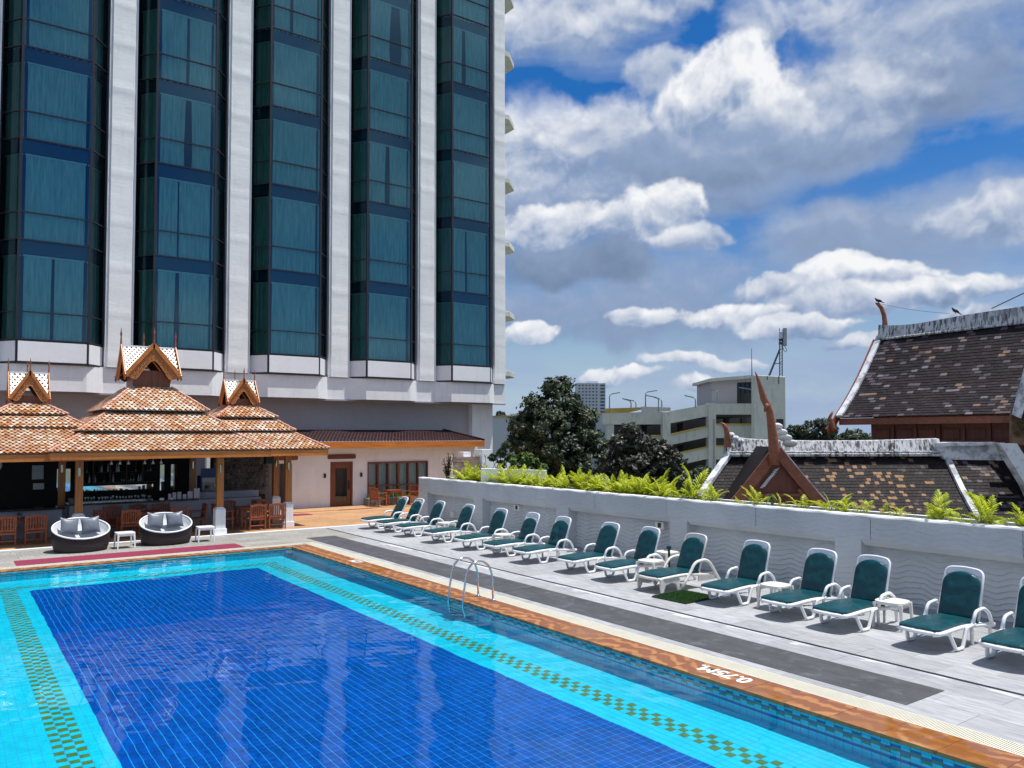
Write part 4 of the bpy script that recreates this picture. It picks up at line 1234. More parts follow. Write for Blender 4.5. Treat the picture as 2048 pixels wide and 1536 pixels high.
# white plastic side tables
def make_table(name, label, mat, w=.46, h=.44, oval=True):
    t_ = thing(name, label, 'side table', group='small white plastic side tables')
    q = MB()
    n = 28; top = []
    for k in range(n):
        th = 2*math.pi*k/n; c_, s_ = math.cos(th), math.sin(th); e = 3.2 if oval else 9
        r_ = (abs(c_)**e+abs(s_)**e)**(-1/e); top.append((c_*r_*w/2, s_*r_*w/2))
    q.prism([(a, b_) for a, b_ in top], (0, .022), M_=Matrix.Translation((0, 0, h-.022)) @ Matrix.Rotation(R(90), 4, 'X') @ Matrix.Scale(-1, 4, (0, 1, 0)) if False else None) if False else None
    vs = [(a, b_, h) for a, b_ in top]+[(a*1.02, b_*1.02, h-.012) for a, b_ in top]+[(a*.99, b_*.99, h-.05) for a, b_ in top]
    q.add(vs, [tuple(range(n))]+[(n+i, n+(i+1) % n, (i+1) % n, i) for i in range(n)]+[(2*n+i, 2*n+(i+1) % n, n+(i+1) % n, n+i) for i in range(n)]+[tuple(range(3*n-1, 2*n-1, -1))])
    q.build('table_top', mat, t_, smooth='auto')
    for sx in (-1, 1):
        for sy in (-1, 1):
            q = MB(); k = w*.42
            q.tube([(sx*k, sy*k, h-.03), (sx*k*1.05, sy*k*1.05, h*.7), (sx*k*1.12, sy*k*1.12, 0)], [.040, .032, .024], 4)
            q.build('leg', mat, t_)
    for sy in (-1, 1):
        q = MB(); k = w*.42; q.box(-k, k, sy*k-.01, sy*k+.01, h-.10, h-.04); q.build('apron', mat, t_)
    return t_
tb0 = make_table('side_table', 'white side table between the two nearest complete loungers', M['old_plastic'], .50, .46)
tb0.location = (13.30, 7.42, 0); tb0.rotation_euler.z = R(8)
TGR = 'small white plastic side tables'
for x_, y_, rz, lab in ((12.95, 9.52, 5, 'white side table peeping out behind the lounger right of the turf mat'),
                        (13.15, 13.02, 12, 'white side table beside the old yellowed lounger, the one nearer the pool'),
                        (14.45, 13.75, -4, 'white side table against the wall behind another white table'),
                        (13.2, 18.95, 0, 'white side table right of the lounger above the pool ladder'),
                        (13.45, 22.6, 3, 'farthest white side table of the lounger row')):
    copy_tree(tb0, (x_, y_, 0), R(rz), lab)
st0 = make_table('side_table', 'square white stool table between the two round wicker sofas', M['white_plastic'], .50, .46, False)
st0.location = (4.42, 26.02, 0); st0.rotation_euler.z = R(2)
copy_tree(st0, (6.75, 26.15, 0), R(-3), 'square white stool table right of the right-hand wicker sofa')
um = thing('umbrella_base', 'dark upright post end standing beside the white table at the wall', 'post', (14.0, 13.25, 0))
q = MB(); q.tube([(0, 0, 0), (0, 0, .62)], .03, 8); q.build('post', M['black'], um); q = MB(); q.lathe([(.06, .60), (.06, .68)], 10); q.build('cap', M['green'], um)

# ================================================================== pool ladder
la = thing('pool_ladder', 'stainless steel pool ladder with two arched rails on the right-hand coping', 'ladder', (8.5, 13.55, 0))
for sgn in (-1, 1):
    y = sgn*.27
    pts = [(.50, y, 0), (.48, y, .42), (.46, y, .56), (.40, y, .70), (.28, y, .795), (.13, y, .82), (-.02, y, .77), (-.11, y, .66), (-.15, y, .50), (-.19, y, .24), (-.215, y, .04), (-.215, y, -.10), (-.19, y, -.45), (-.17, y, -.90), (-.10, y, -1.02), (-.01, y, -1.04)]
    q = MB(); q.tube(c_path(pts, .05, 3), .0215, 12); receiver(q.build('handrail', M['steel'], la, smooth=True))
    q = MB(); q.lathe([(.055, .0), (.055, .010), (.03, .022), (.024, .03)], 20, (.50, y, 0)); q.build('flange', M['steel'], la, smooth='auto')
for z_ in (-.20, -.42, -.64, -.86):
    q = MB(); q.box(-.235, -.165, -.27, .27, z_-.012, z_+.012); receiver(q.build('rung', M['steel'], la, bevel=.004))

# ================================================================== pavilions of the pool bar
def pavilion(name, label, cx, cy, tiers, lan, scale_gable, cupola_z):
    pv = thing(name, label, 'pavilion', (cx, cy, 0), group='tiled bar pavilions with carved lanterns')
    rs = random.Random(int(cx*10))
    def tint(a, d, r): return min(1, max(0, .5+.5*noise.noise(Vector((a*1.3+cx, d*2.1, cx)))+r.uniform(-.38, .38)))
    for ti, (h0, z0, h1, z1) in enumerate(tiers):
        q = MB()
        q.add([(-h0, -h0, z0), (h0, -h0, z0), (h0, h0, z0), (-h0, h0, z0), (-h1, -h1, z1), (h1, -h1, z1), (h1, h1, z1), (-h1, h1, z1)],
              [(0, 1, 5, 4), (1, 2, 6, 5), (2, 3, 7, 6), (3, 0, 4, 7), (4, 5, 6, 7)])
        rf = q.build('roof_tier', M['dark_redwood'], pv)
        q = MB()
        for k in range(4):
            A = Matrix.Rotation(math.pi/2*k, 4, 'Z')
            O = A @ Vector((-h0, -h1, z1)); ux = A.to_3x3() @ Vector((1, 0, 0))
            dn = Vector((0, -(h0-h1), z0-z1)); S = dn.length; us = A.to_3x3() @ dn.normalized()
            L_ = 2*h0; dd = h0-h1
            shingle_slope(q, O, ux, us, L_, S, .165, S/max(1, round(S/.112)), .016, rs, 1.3, .006, 'scale', lambda f: (dd*(1-f), L_-dd*(1-f)), tint)
        tag(q.build('scale_tiles', M['clay_orange'], rf), kind='stuff')
        for k in range(4):
            a = math.pi/2*k+math.pi/4; s2 = math.sqrt(2)
            q = MB()
            nseg = max(3, int((h0-h1)*s2/.22)); A0 = Vector((math.cos(a)*h0*s2, math.sin(a)*h0*s2, z0+.025)); A1 = Vector((math.cos(a)*h1*s2, math.sin(a)*h1*s2, z1+.025))
            for j in range(nseg):
                p0 = A0.lerp(A1, j/nseg); p1 = A0.lerp(A1, (j+1)/nseg+.02); q.tube([p0+Vector((0, 0, .012)), p1], [.058, .046], 6, sq=.7)
            q.build('hip_ridge', M['clay_ridge'], rf)
        q = MB(); q.add([(-h0+.02, -h0+.02, z0-.03), (h0-.02, -h0+.02, z0-.03), (h0-.02, h0-.02, z0-.03), (-h0+.02, h0-.02, z0-.03)], [(3, 2, 1, 0)])
        if ti == 0: q.build('ceiling', M['dark_redwood'], rf)
        else:
            q = MB(); hh = h0-.16; q.box(-hh, hh, -hh, hh, z0-.16, z0-.01); q.build('clerestory', M['dark_redwood'], rf)
    h0, z0 = tiers[0][:2]
    for k in range(4):
        A = Matrix.Rotation(math.pi/2*k, 4, 'Z'); q = MB(); q.box(-h0+.06, h0-.06 if k % 2 else h0-.06, -h0+.03, -h0+.085, z0-.24, z0-.012, M_=A)
        q.build('fascia_board', M['roof_wood'], pv, bevel=.006)
    # lantern: square timber drum, cross gables, carved boards, finials
    lh, lz0, lz1 = lan
    q = MB(); q.box(-lh, lh, -lh, lh, lz0-.05, lz1); q.box(-lh-.05, lh+.05, -lh-.05, lh+.05, lz0-.05, lz0+.03)
    lt = q.build('lantern', M['door_wood'], pv, bevel=.006)
    g_ = scale_gable; gz0, gz1 = cupola_z      # half span of the gable, eave height, ridge height
    fy = lh+.26*g_/.85
    rs2 = random.Random(5)
    for k in range(4):
        A = Matrix.Rotation(math.pi/2*k, 4, 'Z'); A3 = A.to_3x3()
        # two little roof slopes of this arm
        for sx in (-1, 1):
            O = A @ (Vector((0, -fy, gz1)) if sx > 0 else Vector((0, 0, gz1)))
            u = A3 @ Vector((0, 1, 0)) if sx > 0 else A3 @ Vector((0, -1, 0))
            dv = A3 @ Vector((sx*g_, 0, gz0-gz1)); S = dv.length
            q = MB(); e0 = A @ Vector((0, -fy, gz1)); e1 = A @ Vector((0, 0, gz1)); e2 = e1+dv; e3 = e0+dv
            # clip to the valley with the next arm: a triangle piece toward the centre is hidden inside
            q.add([e0, e1, e1+dv*.02, e0+dv], [(0, 1, 2, 3)])
            q.add([e0, e0+dv, A @ Vector((sx*g_, -min(g_, fy), gz0)), e1], [(0, 1, 2, 3)])
            q.build('lantern_roof', M['dark_redwood'], lt)
            q = MB()
            def cl(f, sx=sx):
                cut = min(f*g_, fy)
                return (0, fy-cut) if sx > 0 else (cut, fy)
            shingle_slope(q, O, u, dv.normalized(), fy, S, .15, S/max(1, round(S/.105)), .012, rs2, 1.3, .004, 'scale', cl, lambda a, d, r: .55+r.uniform(-.1, .2) if r.random() < .9 else .3)
            tag(q.build('lantern_tiles', M['clay_pale'], lt), kind='stuff')
        q = MB(); q.bar(A @ Vector((0, -fy+.02, gz1+.03)), A @ Vector((0, 0, gz1+.03)), .07, .05); q.build('ridge_cap', M['cap_white'], lt)
        # bargeboards
        q = MB()
        for sx in (-1, 1):
            a = A @ Vector((0, -fy-.03, gz1+.03)); b_ = A @ Vector((sx*(g_+.05), -fy-.03, gz0-.02))
            q.bar(a, b_, .035, .115*g_/.85+.02, up=tuple(A3 @ Vector((sx*(gz1-gz0), 0, g_)).normalized()))
            q.box(-.03 if sx > 0 else -.031, .03 if sx > 0 else .031, -fy-.055, -fy-.01, gz1-.10, gz1+.06, M_=A)
        q.build('bargeboard', M['roof_wood'], lt, bevel=.004)
        # fretwork: a scrolled board pierced by many small holes, built from rings and webs
        q = MB(); rb = random.Random(9+k)
        def lower(t_):   # lower outline of the fretwork as a fraction of span
            return gz0+.02-(gz1-gz0)*.0+ (gz1-gz0)*(.52*math.exp(-(t_/.40)**2))-.14*g_/.85*(1 if abs(t_) > .45 else 0)*math.sin(min(1, (abs(t_)-.45)/.5)*math.pi)
        ns = 26
        up_o = []; lo_o = []
        for i in range(ns+1):
            t_ = -1+2*i/ns; x_ = t_*g_*.97
            zt = gz1-(gz1-gz0)*abs(t_)-.05*g_/.85
            up_o.append((x_, zt)); lo_o.append((x_, min(lower(t_)-.03, zt-.02)))
        bk = MB()
        for i in range(ns):
            (xa, za), (xb, zb) = up_o[i], up_o[i+1]; zc_, zd_ = lo_o[i][1], lo_o[i+1][1]
            bk.add([A @ Vector((xa, -fy+.014, za)), A @ Vector((xb, -fy+.014, zb)), A @ Vector((xb, -fy+.014, zd_)), A @ Vector((xa, -fy+.014, zc_)), A @ Vector((xa, -fy+.026, za)), A @ Vector((xb, -fy+.026, zb)), A @ Vector((xb, -fy+.026, zd_)), A @ Vector((xa, -fy+.026, zc_))], [(0, 3, 2, 1), (4, 5, 6, 7), (3, 7, 6, 2)])
        bk.build('fretwork_board', M['door_wood'], lt)
        # rails following both outlines
        q.tube([A @ Vector((x_, -fy+.0, z_)) for x_, z_ in lo_o], .013, 4)
        q.tube([A @ Vector((x_, -fy+.0, z_)) for x_, z_ in up_o], .016, 4)
        for i in range(1, ns):
            x_, zt = up_o[i]; zb = lo_o[i][1]; n_r = max(1, int((zt-zb)/.065)); 
            for j in range(n_r):
                zc = zb+(zt-zb)*(j+.5)/n_r+rb.uniform(-.008, .008); r_ = .026*g_/.85+.004; xx = x_+rb.uniform(-.01, .01)
                pts = [A @ Vector((xx+r_*math.cos(a)*(1+.2*math.sin(3*a+i)), -fy+rb.uniform(-.006, .006), zc+r_*1.1*math.sin(a))) for a in np.linspace(0, 2*math.pi, 7)[:-1]]
                q.tube(pts, .011, 4, closed=True, cap=False)
            if i % 2: q.bar(A @ Vector((x_, -fy, zb)), A @ Vector((x_+.02, -fy, zt)), .008, .008)
        q.build('carved_fretwork', M['carve_wood'], lt)
        # spire finial on the gable apex
        q = MB(); f0 = gz1+.04; s_ = g_/.85*.75+.25
        q.lathe([(.032*s_, 0), (.030*s_, .18*s_), (.022*s_, .32*s_), (.034*s_, .36*s_), (.036*s_, .40*s_), (.016*s_, .52*s_), (.003, .62*s_)], 8, A @ Vector((0, -fy-.03, f0)))
        q.build('finial', M['finial'], lt)
        # small hooked ends
        q = MB()
        for sx in (-1, 1):
            q.tube([A @ Vector((sx*(g_+.03), -fy-.03, gz0)), A @ Vector((sx*(g_+.06), -fy-.03, gz0-.08)), A @ Vector((sx*(g_+.03), -fy-.03, gz0-.17))], [.035, .028, .006], 6)
        q.build('gable_hook', M['finial'], lt)
    return pv
M['clay_pale'] = clay('pale_glazed_scale_tile', [(.50, .20, .06), (.66, .52, .42), (.74, .68, .62), (.80, .76, .72), (.76, .66, .56)], 1, .30)
pavilion('bar_pavilion', 'central and largest tiled bar pavilion with a raised carved lantern', 5.80, 30.22,
         [(3.33, 2.84, 2.30, 3.42), (2.46, 3.47, 1.52, 4.08), (1.68, 4.16, .66, 4.98)], (.60, 4.95, 5.58), .85, (5.38, 6.42))
pavilion('bar_pavilion', 'smaller tiled bar pavilion cut off by the left edge of the photo', 2.20, 30.35,
         [(3.10, 2.80, 1.60, 3.52), (1.62, 3.58, .98, 3.96), (1.05, 4.00, .42, 4.36)], (.38, 4.34, 4.62), .52, (4.52, 5.36))
pavilion('bar_pavilion', 'smaller tiled bar pavilion on the right, before the terrace doors', 8.98, 30.25,
         [(2.55, 2.83, 1.50, 3.44), (1.62, 3.49, 1.02, 3.90), (1.12, 3.98, .42, 4.42)], (.38, 4.40, 4.68), .54, (4.56, 5.36))

# ------------------------------------------------------------------ bar posts
PGR = 'orange wooden posts on white bases carrying the bar roof'
def post(x, y, label, first=[None]):
    if first[0] is None:
        t_ = thing('bar_post', label, 'post', (x, y, .02), 0, PGR)
        q = MB(); s = .155; q.box(-.20, .20, -.20, .20, 0, .20)
        q.box(-.165, .165, -.165, .165, .20, .84)
        c1, c2 = .165, .085
        vs = [(-c1, -c1, .84), (c1, -c1, .84), (c1, c1, .84), (-c1, c1, .84), (-c2, -c2, .93), (c2, -c2, .93), (c2, c2, .93), (-c2, c2, .93)]
        q.add(vs, [(0, 1, 5, 4), (1, 2, 6, 5), (2, 3, 7, 6), (3, 0, 4, 7), (4, 5, 6, 7)])
        q.build('post_base', M['plaster'], t_, bevel=.012)
        q = MB(); q.box(-.105, .105, -.105, .105, .90, 2.62); q.build('shaft', M['post_wood'], t_, bevel=.006)
        q = MB(); q.tube([(-.02, -.15, 2.06), (-.02, -.15, 2.32)], .045, 10); q.box(-.05, .01, -.15, -.10, 2.16, 2.22); q.build('wall_lamp', M['steel'], t_)
        first[0] = t_; return t_
    return copy_tree(first[0], (x, y, .02), 0, label)
post(7.56, 27.52, 'front bar post right of the second wicker sofa')
post(3.42, 27.9, 'front bar post behind the left wicker sofa')
post(10.15, 28.25, 'front bar post nearest the terrace doors')
post(10.75, 31.3, 'rear bar post with short white base near the open doorway')
post(3.3, 31.2, 'rear bar post left of the centre, behind the dark counter')
post(7.75, 31.9, 'rear bar post beside the blue drinks cooler')

# ================================================================== bar counter and interior
bar = thing('bar_counter', 'long bar counter with grey front and black stone top', 'counter', (0, 30.3, 0))
q = MB(); q.box(3.45, 9.9, .12, .9, 0, .98); q.build('counter_front', M['counter_wall'], bar)
q = MB(); q.box(3.38, 7.6, .0, 1.0, .98, 1.04); q.build('counter_top', M['black_top'], bar, bevel=.006)
q = MB(); q.box(7.6, 9.95, .55, 1.3, .98, 1.22); q.build('raised_back', M['counter_wall'], bar, bevel=.006)
bar2 = thing('bar_counter', 'left bar counter with black top under the left pavilion', 'counter', (0, 29.9, 0))
q = MB(); q.box(-1, 3.2, .15, .9, 0, .92); q.build('counter_front', M['counter_wall'], bar2)
q = MB(); q.box(-1, 3.3, .0, 1.0, .92, .985); q.build('counter_top', M['black_top'], bar2, bevel=.006)
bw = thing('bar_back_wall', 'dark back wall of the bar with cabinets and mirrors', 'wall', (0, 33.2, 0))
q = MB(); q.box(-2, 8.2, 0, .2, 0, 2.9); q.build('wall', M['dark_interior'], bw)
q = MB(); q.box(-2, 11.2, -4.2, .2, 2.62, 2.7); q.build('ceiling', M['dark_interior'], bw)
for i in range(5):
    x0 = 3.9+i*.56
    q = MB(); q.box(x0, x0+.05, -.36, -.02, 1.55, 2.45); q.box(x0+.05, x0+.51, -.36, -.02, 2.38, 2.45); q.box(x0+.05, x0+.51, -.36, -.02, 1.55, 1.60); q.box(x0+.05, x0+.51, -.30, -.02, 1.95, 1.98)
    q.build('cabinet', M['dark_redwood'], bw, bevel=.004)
for x0, x1, z0, z1 in ((3.35, 3.78, 1.30, 2.12), (3.95, 6.6, 1.28, 1.46), (6.85, 7.0, 1.2, 2.2), (7.25, 7.46, 1.2, 2.2)):
    q = MB(); q.box(x0, x1, -.03, -.005, z0, z1); q.build('mirror', M['mirror'], bw)
def bottle(x, y, z, h, r_, mat):
    q = MB(); q.lathe([(r_, 0), (r_, h*.6), (r_*.38, h*.74), (r_*.36, h*.97), (r_*.45, h)], 8, (0, 0, 0))
    return q.build('bottle', mat, None, smooth='auto', loc=(x, y, z))
M['bottle'] = basic('bottle_glass', (.03, .06, .03), .08, .2, 6, spec=.8)
M['clear_glass'] = basic('drinking_glass', (.45, .5, .52), .06, .1, 6, spec=.9)
b0 = None
rb = random.Random(3)
bme = {}
for kk, mt in (('d', M['bottle']), ('c', M['clear_glass'])):
    q = MB(); q.lathe([(.038, 0), (.038, .17), (.014, .22), (.013, .29), (.016, .30)], 8); bme[kk] = q.mesh('bottle', mt, smooth='auto')
n = 0
for i in range(26):
    x_ = 4.0+i*.098+rb.uniform(-.02, .02); z_ = rb.choice([1.60, 1.98]); 
    o = link('bottle', bme['d' if rb.random() < .75 else 'c'], None, (x_, 33.0, z_)); o.scale = (1, 1, rb.uniform(.8, 1.1))
    tag(o, 'bottle standing on the shelves of the dark cabinets behind the bar', 'bottle', 'bottles in the cabinets behind the bar')
q = MB(); q.lathe([(.03, 0), (.03, .004), (.005, .01), (.005, .07), (.034, .10), (.036, .15)], 8); gm_ = q.mesh('wine_glass', M['clear_glass'], smooth='auto')
for i in range(22):
    x_ = 4.0+i*.10+rb.uniform(-.03, .03)
    o = link('wine_glass', gm_, None, (x_, 31.0+rb.uniform(-.15, .15), 1.041)); o.scale = (1, 1, rb.uniform(.8, 1.2))
    tag(o, 'glass standing on the black bar counter', 'glass', 'glasses on the bar counter')
for i, (x_, w_, h_) in enumerate(((6.62, .10, .20), (6.78, .12, .24), (6.95, .13, .25), (7.13, .12, .16), (7.32, .17, .26), (7.55, .20, .36))):
    q = MB(); q.bar((-w_/2, 0, h_/2), (w_/2, 0, h_/2), h_, .01, up=(0, 1, 0)); 
    q.bar((-w_/2+.01, .05, h_/2-.02), (w_/2-.01, .05, h_/2-.02), h_-.04, .008, up=(0, 1, 0))
    tag(q.build('menu_card', M['paper'], None, loc=(x_, 30.45, 1.042)), ['narrow menu card, leftmost on the counter', 'second menu card from the left on the counter', 'third menu card from the left on the counter', 'short white card in the middle of the menu cards', 'square menu card beside the tallest card', 'tallest pinkish menu card at the right end of the counter'][i], 'menu card', 'menu cards on the bar counter')
# small pendant lamps, clock, notices
for i in range(6):
    x_ = 4.55+i*.26+(.25 if i > 2 else 0)
    q = MB(); q.tube([(0, 0, .1), (0, 0, .28)], .006, 5); q.lathe([(.045, 0), (.038, .05), (.014, .10)], 10)
    tag(q.build('pendant_lamp', M['white_plastic'], None, loc=(x_, 29.4, 2.36), smooth='auto'), ['leftmost', 'second', 'third', 'fourth', 'fifth', 'rightmost'][i]+' white bell lamp from the left, hanging under the bar ceiling', 'lamp', 'bell lamps under the bar ceiling')
ck = thing('wall_clock', 'round clock on the dark wall at the far left', 'clock', (1.45, 33.12, 2.30)); 
q = MB(); q.tube([(0, 0, 0), (0, .05, 0)], .22, 24); q.build('case', M['grey_metal'], ck)
q = MB(); q.tube([(0, -.008, 0), (0, -.002, 0)], .19, 24); q.build('dial', M['paper'], ck)
q = MB(); q.bar((0, -.015, 0), (.02, -.015, .15), .012, .006); q.bar((0, -.015, 0), (.10, -.015, -.02), .016, .006); q.build('hands', M['black'], ck)
for x_, z_, w_, h_, lab in ((2.78, 1.52, .34, .22, 'white notice sheet on the dark bar wall, the larger one'), (2.75, 2.02, .36, .5, 'faint framed chart on the dark bar wall'), (3.45-.02, 1.2, .12, .16, 'small white notice beside the rear bar post'), (.62, 1.95, .2, .8, 'tall pale poster at the very left edge of the bar')):
    q = MB(); q.box(-w_/2, w_/2, -.012, 0, -h_/2, h_/2); tag(q.build('notice', M['paper'] if 'white' in lab or 'poster' in lab else M['grey_metal'], None, loc=(x_, 33.17 if x_ < 3.4 else 32.2, z_)), lab, 'notice')
# drinks cooler
fr = thing('drinks_cooler', 'blue and white drinks cooler with a glass door behind the bar', 'cooler', (8.45, 32.3, 0))
q = MB(); q.box(-.30, .30, 0, .55, 0, 1.75); q.build('cabinet', M['blue_fridge'], fr, bevel=.01)
q = MB(); q.box(-.30, .30, -.03, 0, 1.75, 2.05); q.build('header', M['blue_fridge'], fr, bevel=.006)
q = MB(); q.box(-.25, .25, -.02, -.001, .25, 1.68); q.build('door', M['clear_glass'], fr)
for z_ in (.6, .95, 1.3):
    q = MB(); 
    for k in range(5): q.lathe([(.035, 0), (.035, .16), (.015, .22)], 8, (-.2+k*.1, -.05, z_))
    q.build('drink_bottles', M['paper'], fr)
# rough stone wall
sw2 = thing('stone_wall', 'dark wall of rough stacked stone at the right of the bar', 'wall', (9.0, 32.4, 0))
q = MB(); q.box(-.4, 1.75, .1, .3, 0, 2.7); q.build('wall_core', M['dark_interior'], sw2)
rb = random.Random(21); z_ = .95
while z_ < 2.62:
    h_ = rb.uniform(.07, .15); x_ = -.35
    while x_ < 1.7:
        l_ = rb.uniform(.12, .34); l_ = min(l_, 1.78-x_+rb.uniform(-.06, .06))
        if l_ < .06: break
        q = MB(); d_ = rb.uniform(.02, .09)
        vs = []
        for (a, c_) in ((0, 0), (1, 0), (1, 1), (0, 1)):
            vs.append((x_+a*(l_-.012)+rb.uniform(-.01, .01), -d_+rb.uniform(-.012, .012), z_+c_*(h_-.012)+rb.uniform(-.008, .008)))
        vs += [(v[0], .1, v[2]) for v in vs]
        q.add(vs, [(0, 1, 2, 3), (1, 5, 6, 2), (3, 2, 6, 7), (0, 3, 7, 4), (0, 4, 5, 1)]); q.build('stone', M['stone_int'], sw2); x_ += l_
    z_ += h_
spk = thing('loudspeaker', 'black loudspeaker hung under the roof beside the rear post', 'loudspeaker', (10.35, 30.9, 2.22)); q = MB(); q.box(-.16, .16, -.14, .14, 0, .36); q.build('case', M['black'], spk, bevel=.01); q = MB(); q.tube([(0, 0, .36), (0, 0, .42)], .02, 6); q.build('bracket', M['black'], spk)

# ================================================================== wicker sofas
def make_sofa(name, label):
    s = thing(name, label, 'sofa', group='round wicker sofas by the pool')
    rx, ry = .74, .60
    q = MB(); n = 48; rows_ = []
    def rim(th):   # height of the rim: low at the front (-y), high at the back
        return .645+.245*math.sin(th)
    prof = [(.90, .02), (.94, .10), (.985, .22), (1.0, .34), (.995, .98)]
    for f, zf in prof:
        row = []
        for k in range(n+1):
            th = 2*math.pi*k/n; z = rim(th)*1.0 if zf > .9 else zf*(rim(th)/.46)*.98
            z = zf*(rim(th)/.46)*.98 if zf < .9 else rim(th); z = min(zf*.9, rim(th)*zf*1.3) if zf < .9 else rim(th); w_ = .004*math.sin(k*13)
            row.append(((rx*f+w_)*math.cos(th), (ry*f+w_)*math.sin(th), z))
        rows_.append(row)
    q.grid(rows_); q.build('wicker_shell', M['wicker'], s, smooth=True)
    q = MB(); rows_ = []
    for f, dz in ((.985, .0), (.95, -.05), (.90, -.14), (.84, -.24)):
        rows_.append([((rx*f)*math.cos(2*math.pi*k/n), (ry*f)*math.sin(2*math.pi*k/n), max(.22, rim(2*math.pi*k/n)+dz)) for k in range(n+1)])
    rows_.append([(0, 0, .22)]*(n+1)); q.grid(rows_[::-1]); q.build('wicker_lining', M['wicker_white'], s, smooth=True)
    # woven relief strips on the outside, rounded white rim
    q = MB()
    for j in range(15):
        zf = .05+j*.055
        pts = []
        for k in range(96):
            th = 2*math.pi*k/96; f = .915+.085*min(1, zf/.6); z = min(rim(th)-.02, rim(th)*zf*1.12)
            pts.append(((rx*f+.004*(1 if (k+j) % 2 else -1))*math.cos(th), (ry*f+.004*(1 if (k+j) % 2 else -1))*math.sin(th), z))
        q.tube(pts, .008, 4, closed=True, cap=False)
    q.build('wicker_weave', M['wicker'], s)
    q = MB(); q.tube([(rx*math.cos(2*math.pi*k/60), ry*math.sin(2*math.pi*k/60), rim(2*math.pi*k/60)) for k in range(60)], .024, 8, closed=True, cap=False)
    q.build('rim', M['white_plastic'], s, smooth=True)
    q = MB(); q.lathe([(.60, .22), (.67, .25), (.685, .30), (.66, .345), (.56, .362), (.1, .365)], 40, sx=1, sy=.80); q.build('seat_cushion', M['cushion_grey'], s, smooth=True)
    for sx, tilt, rz in ((-1, 8, 6), (1, -5, -7)):
        q = MB(); n2 = 12; w_ = .25
        def pil(sg):
            rows_ = []
            for i in range(n2+1):
                r = []
                for j in range(n2+1):
                    u, v = -1+2*i/n2, -1+2*j/n2
                    t_ = (1-abs(u)**2.6)*(1-abs(v)**2.6); pin = 1-.10*(1-abs(u))*abs(v)**2-.10*(1-abs(v))*abs(u)**2
                    pin = 1-.09*((1-u*u)*abs(v)**3+(1-v*v)*abs(u)**3)
                    r.append(Vector((u*w_*pin, sg*(.095*max(t_, 0)**.55+.008*noise.noise(Vector((u*4+sx*5, v*4, sg)))*t_), v*w_*pin)))
                rows_.append(r)
            return rows_
        q.grid(pil(-1)); q.grid([r[::-1] for r in pil(1)])
        o = q.build('pillow', M['cushion_grey'], s, smooth=True, loc=(sx*.275, .17, .70)); o.rotation_euler = (R(-20), R(tilt), R(rz))
    return s
so = make_sofa('wicker_sofa', 'left round wicker sofa with two grey pillows, at the end of the red carpet')
so.location = (3.28, 26.12, 0); so.rotation_euler.z = R(4)
copy_tree(so, (5.62, 26.28, 0), R(-2), 'right round wicker sofa with two grey pillows, between the white stools')

# ================================================================== teak chairs and tables
def make_chair(label):
    c = thing('teak_armchair', label, 'armchair', group='teak armchairs of the bar terrace')
    # the chair faces +y
    w = .27
    for sx in (-1, 1):
        q = MB(); q.bar((sx*w, .24, 0), (sx*w, .24, .62), .05, .045); q.build('leg', M['teak'], c, bevel=.004)
        q = MB(); q.bar((sx*w, -.23, 0), (sx*w, -.25, .42), .045, .05, up=(0, 1, 0)); q.bar((sx*w, -.25, .42), (sx*w, -.31, .90), .045, .05, up=(0, 1, 0)); q.build('leg', M['teak'], c, bevel=.004)
        q = MB(); q.bar((sx*(w+.01), -.27, .64), (sx*(w+.01), .29, .65), .065, .028); q.build('armrest', M['teak'], c, bevel=.006)
    q = MB()
    for k in range(6): q.box(-w+.02, w-.02, -.22+k*.08, -.155+k*.08, .405, .425)
    q.bar((-w, .24, .38), (w, .24, .38), .03, .06); q.bar((-w, -.24, .38), (w, -.24, .38), .03, .06)
    for sx in (-1, 1): q.bar((sx*w, -.24, .38), (sx*w, .24, .38), .03, .06)
    q.bar((-w, -.24, .16), (w, -.24, .16), .02, .03)
    q.build('seat', M['teak'], c, bevel=.003)
    q = MB()
    top = [(-w-.02, .865), (-w*.5, .90), (0, .915), (w*.5, .90), (w+.02, .865), (w+.02, .80), (w*.5, .825), (0, .835), (-w*.5, .825), (-w-.02, .80)]
    q.prism(top, (-.325, -.29)); q.bar((-w, -.262, .47), (w, -.262, .47), .025, .06)
    for k in range(7):
        x_ = -w+.055+k*(2*w-.11)/6; q.bar((x_, -.265, .49), (x_, -.30, .83), .042, .014, up=(0, 1, 0))
    q.build('backrest', M['teak'], c, bevel=.003)
    return c
CGR = 'teak armchairs of the bar terrace'
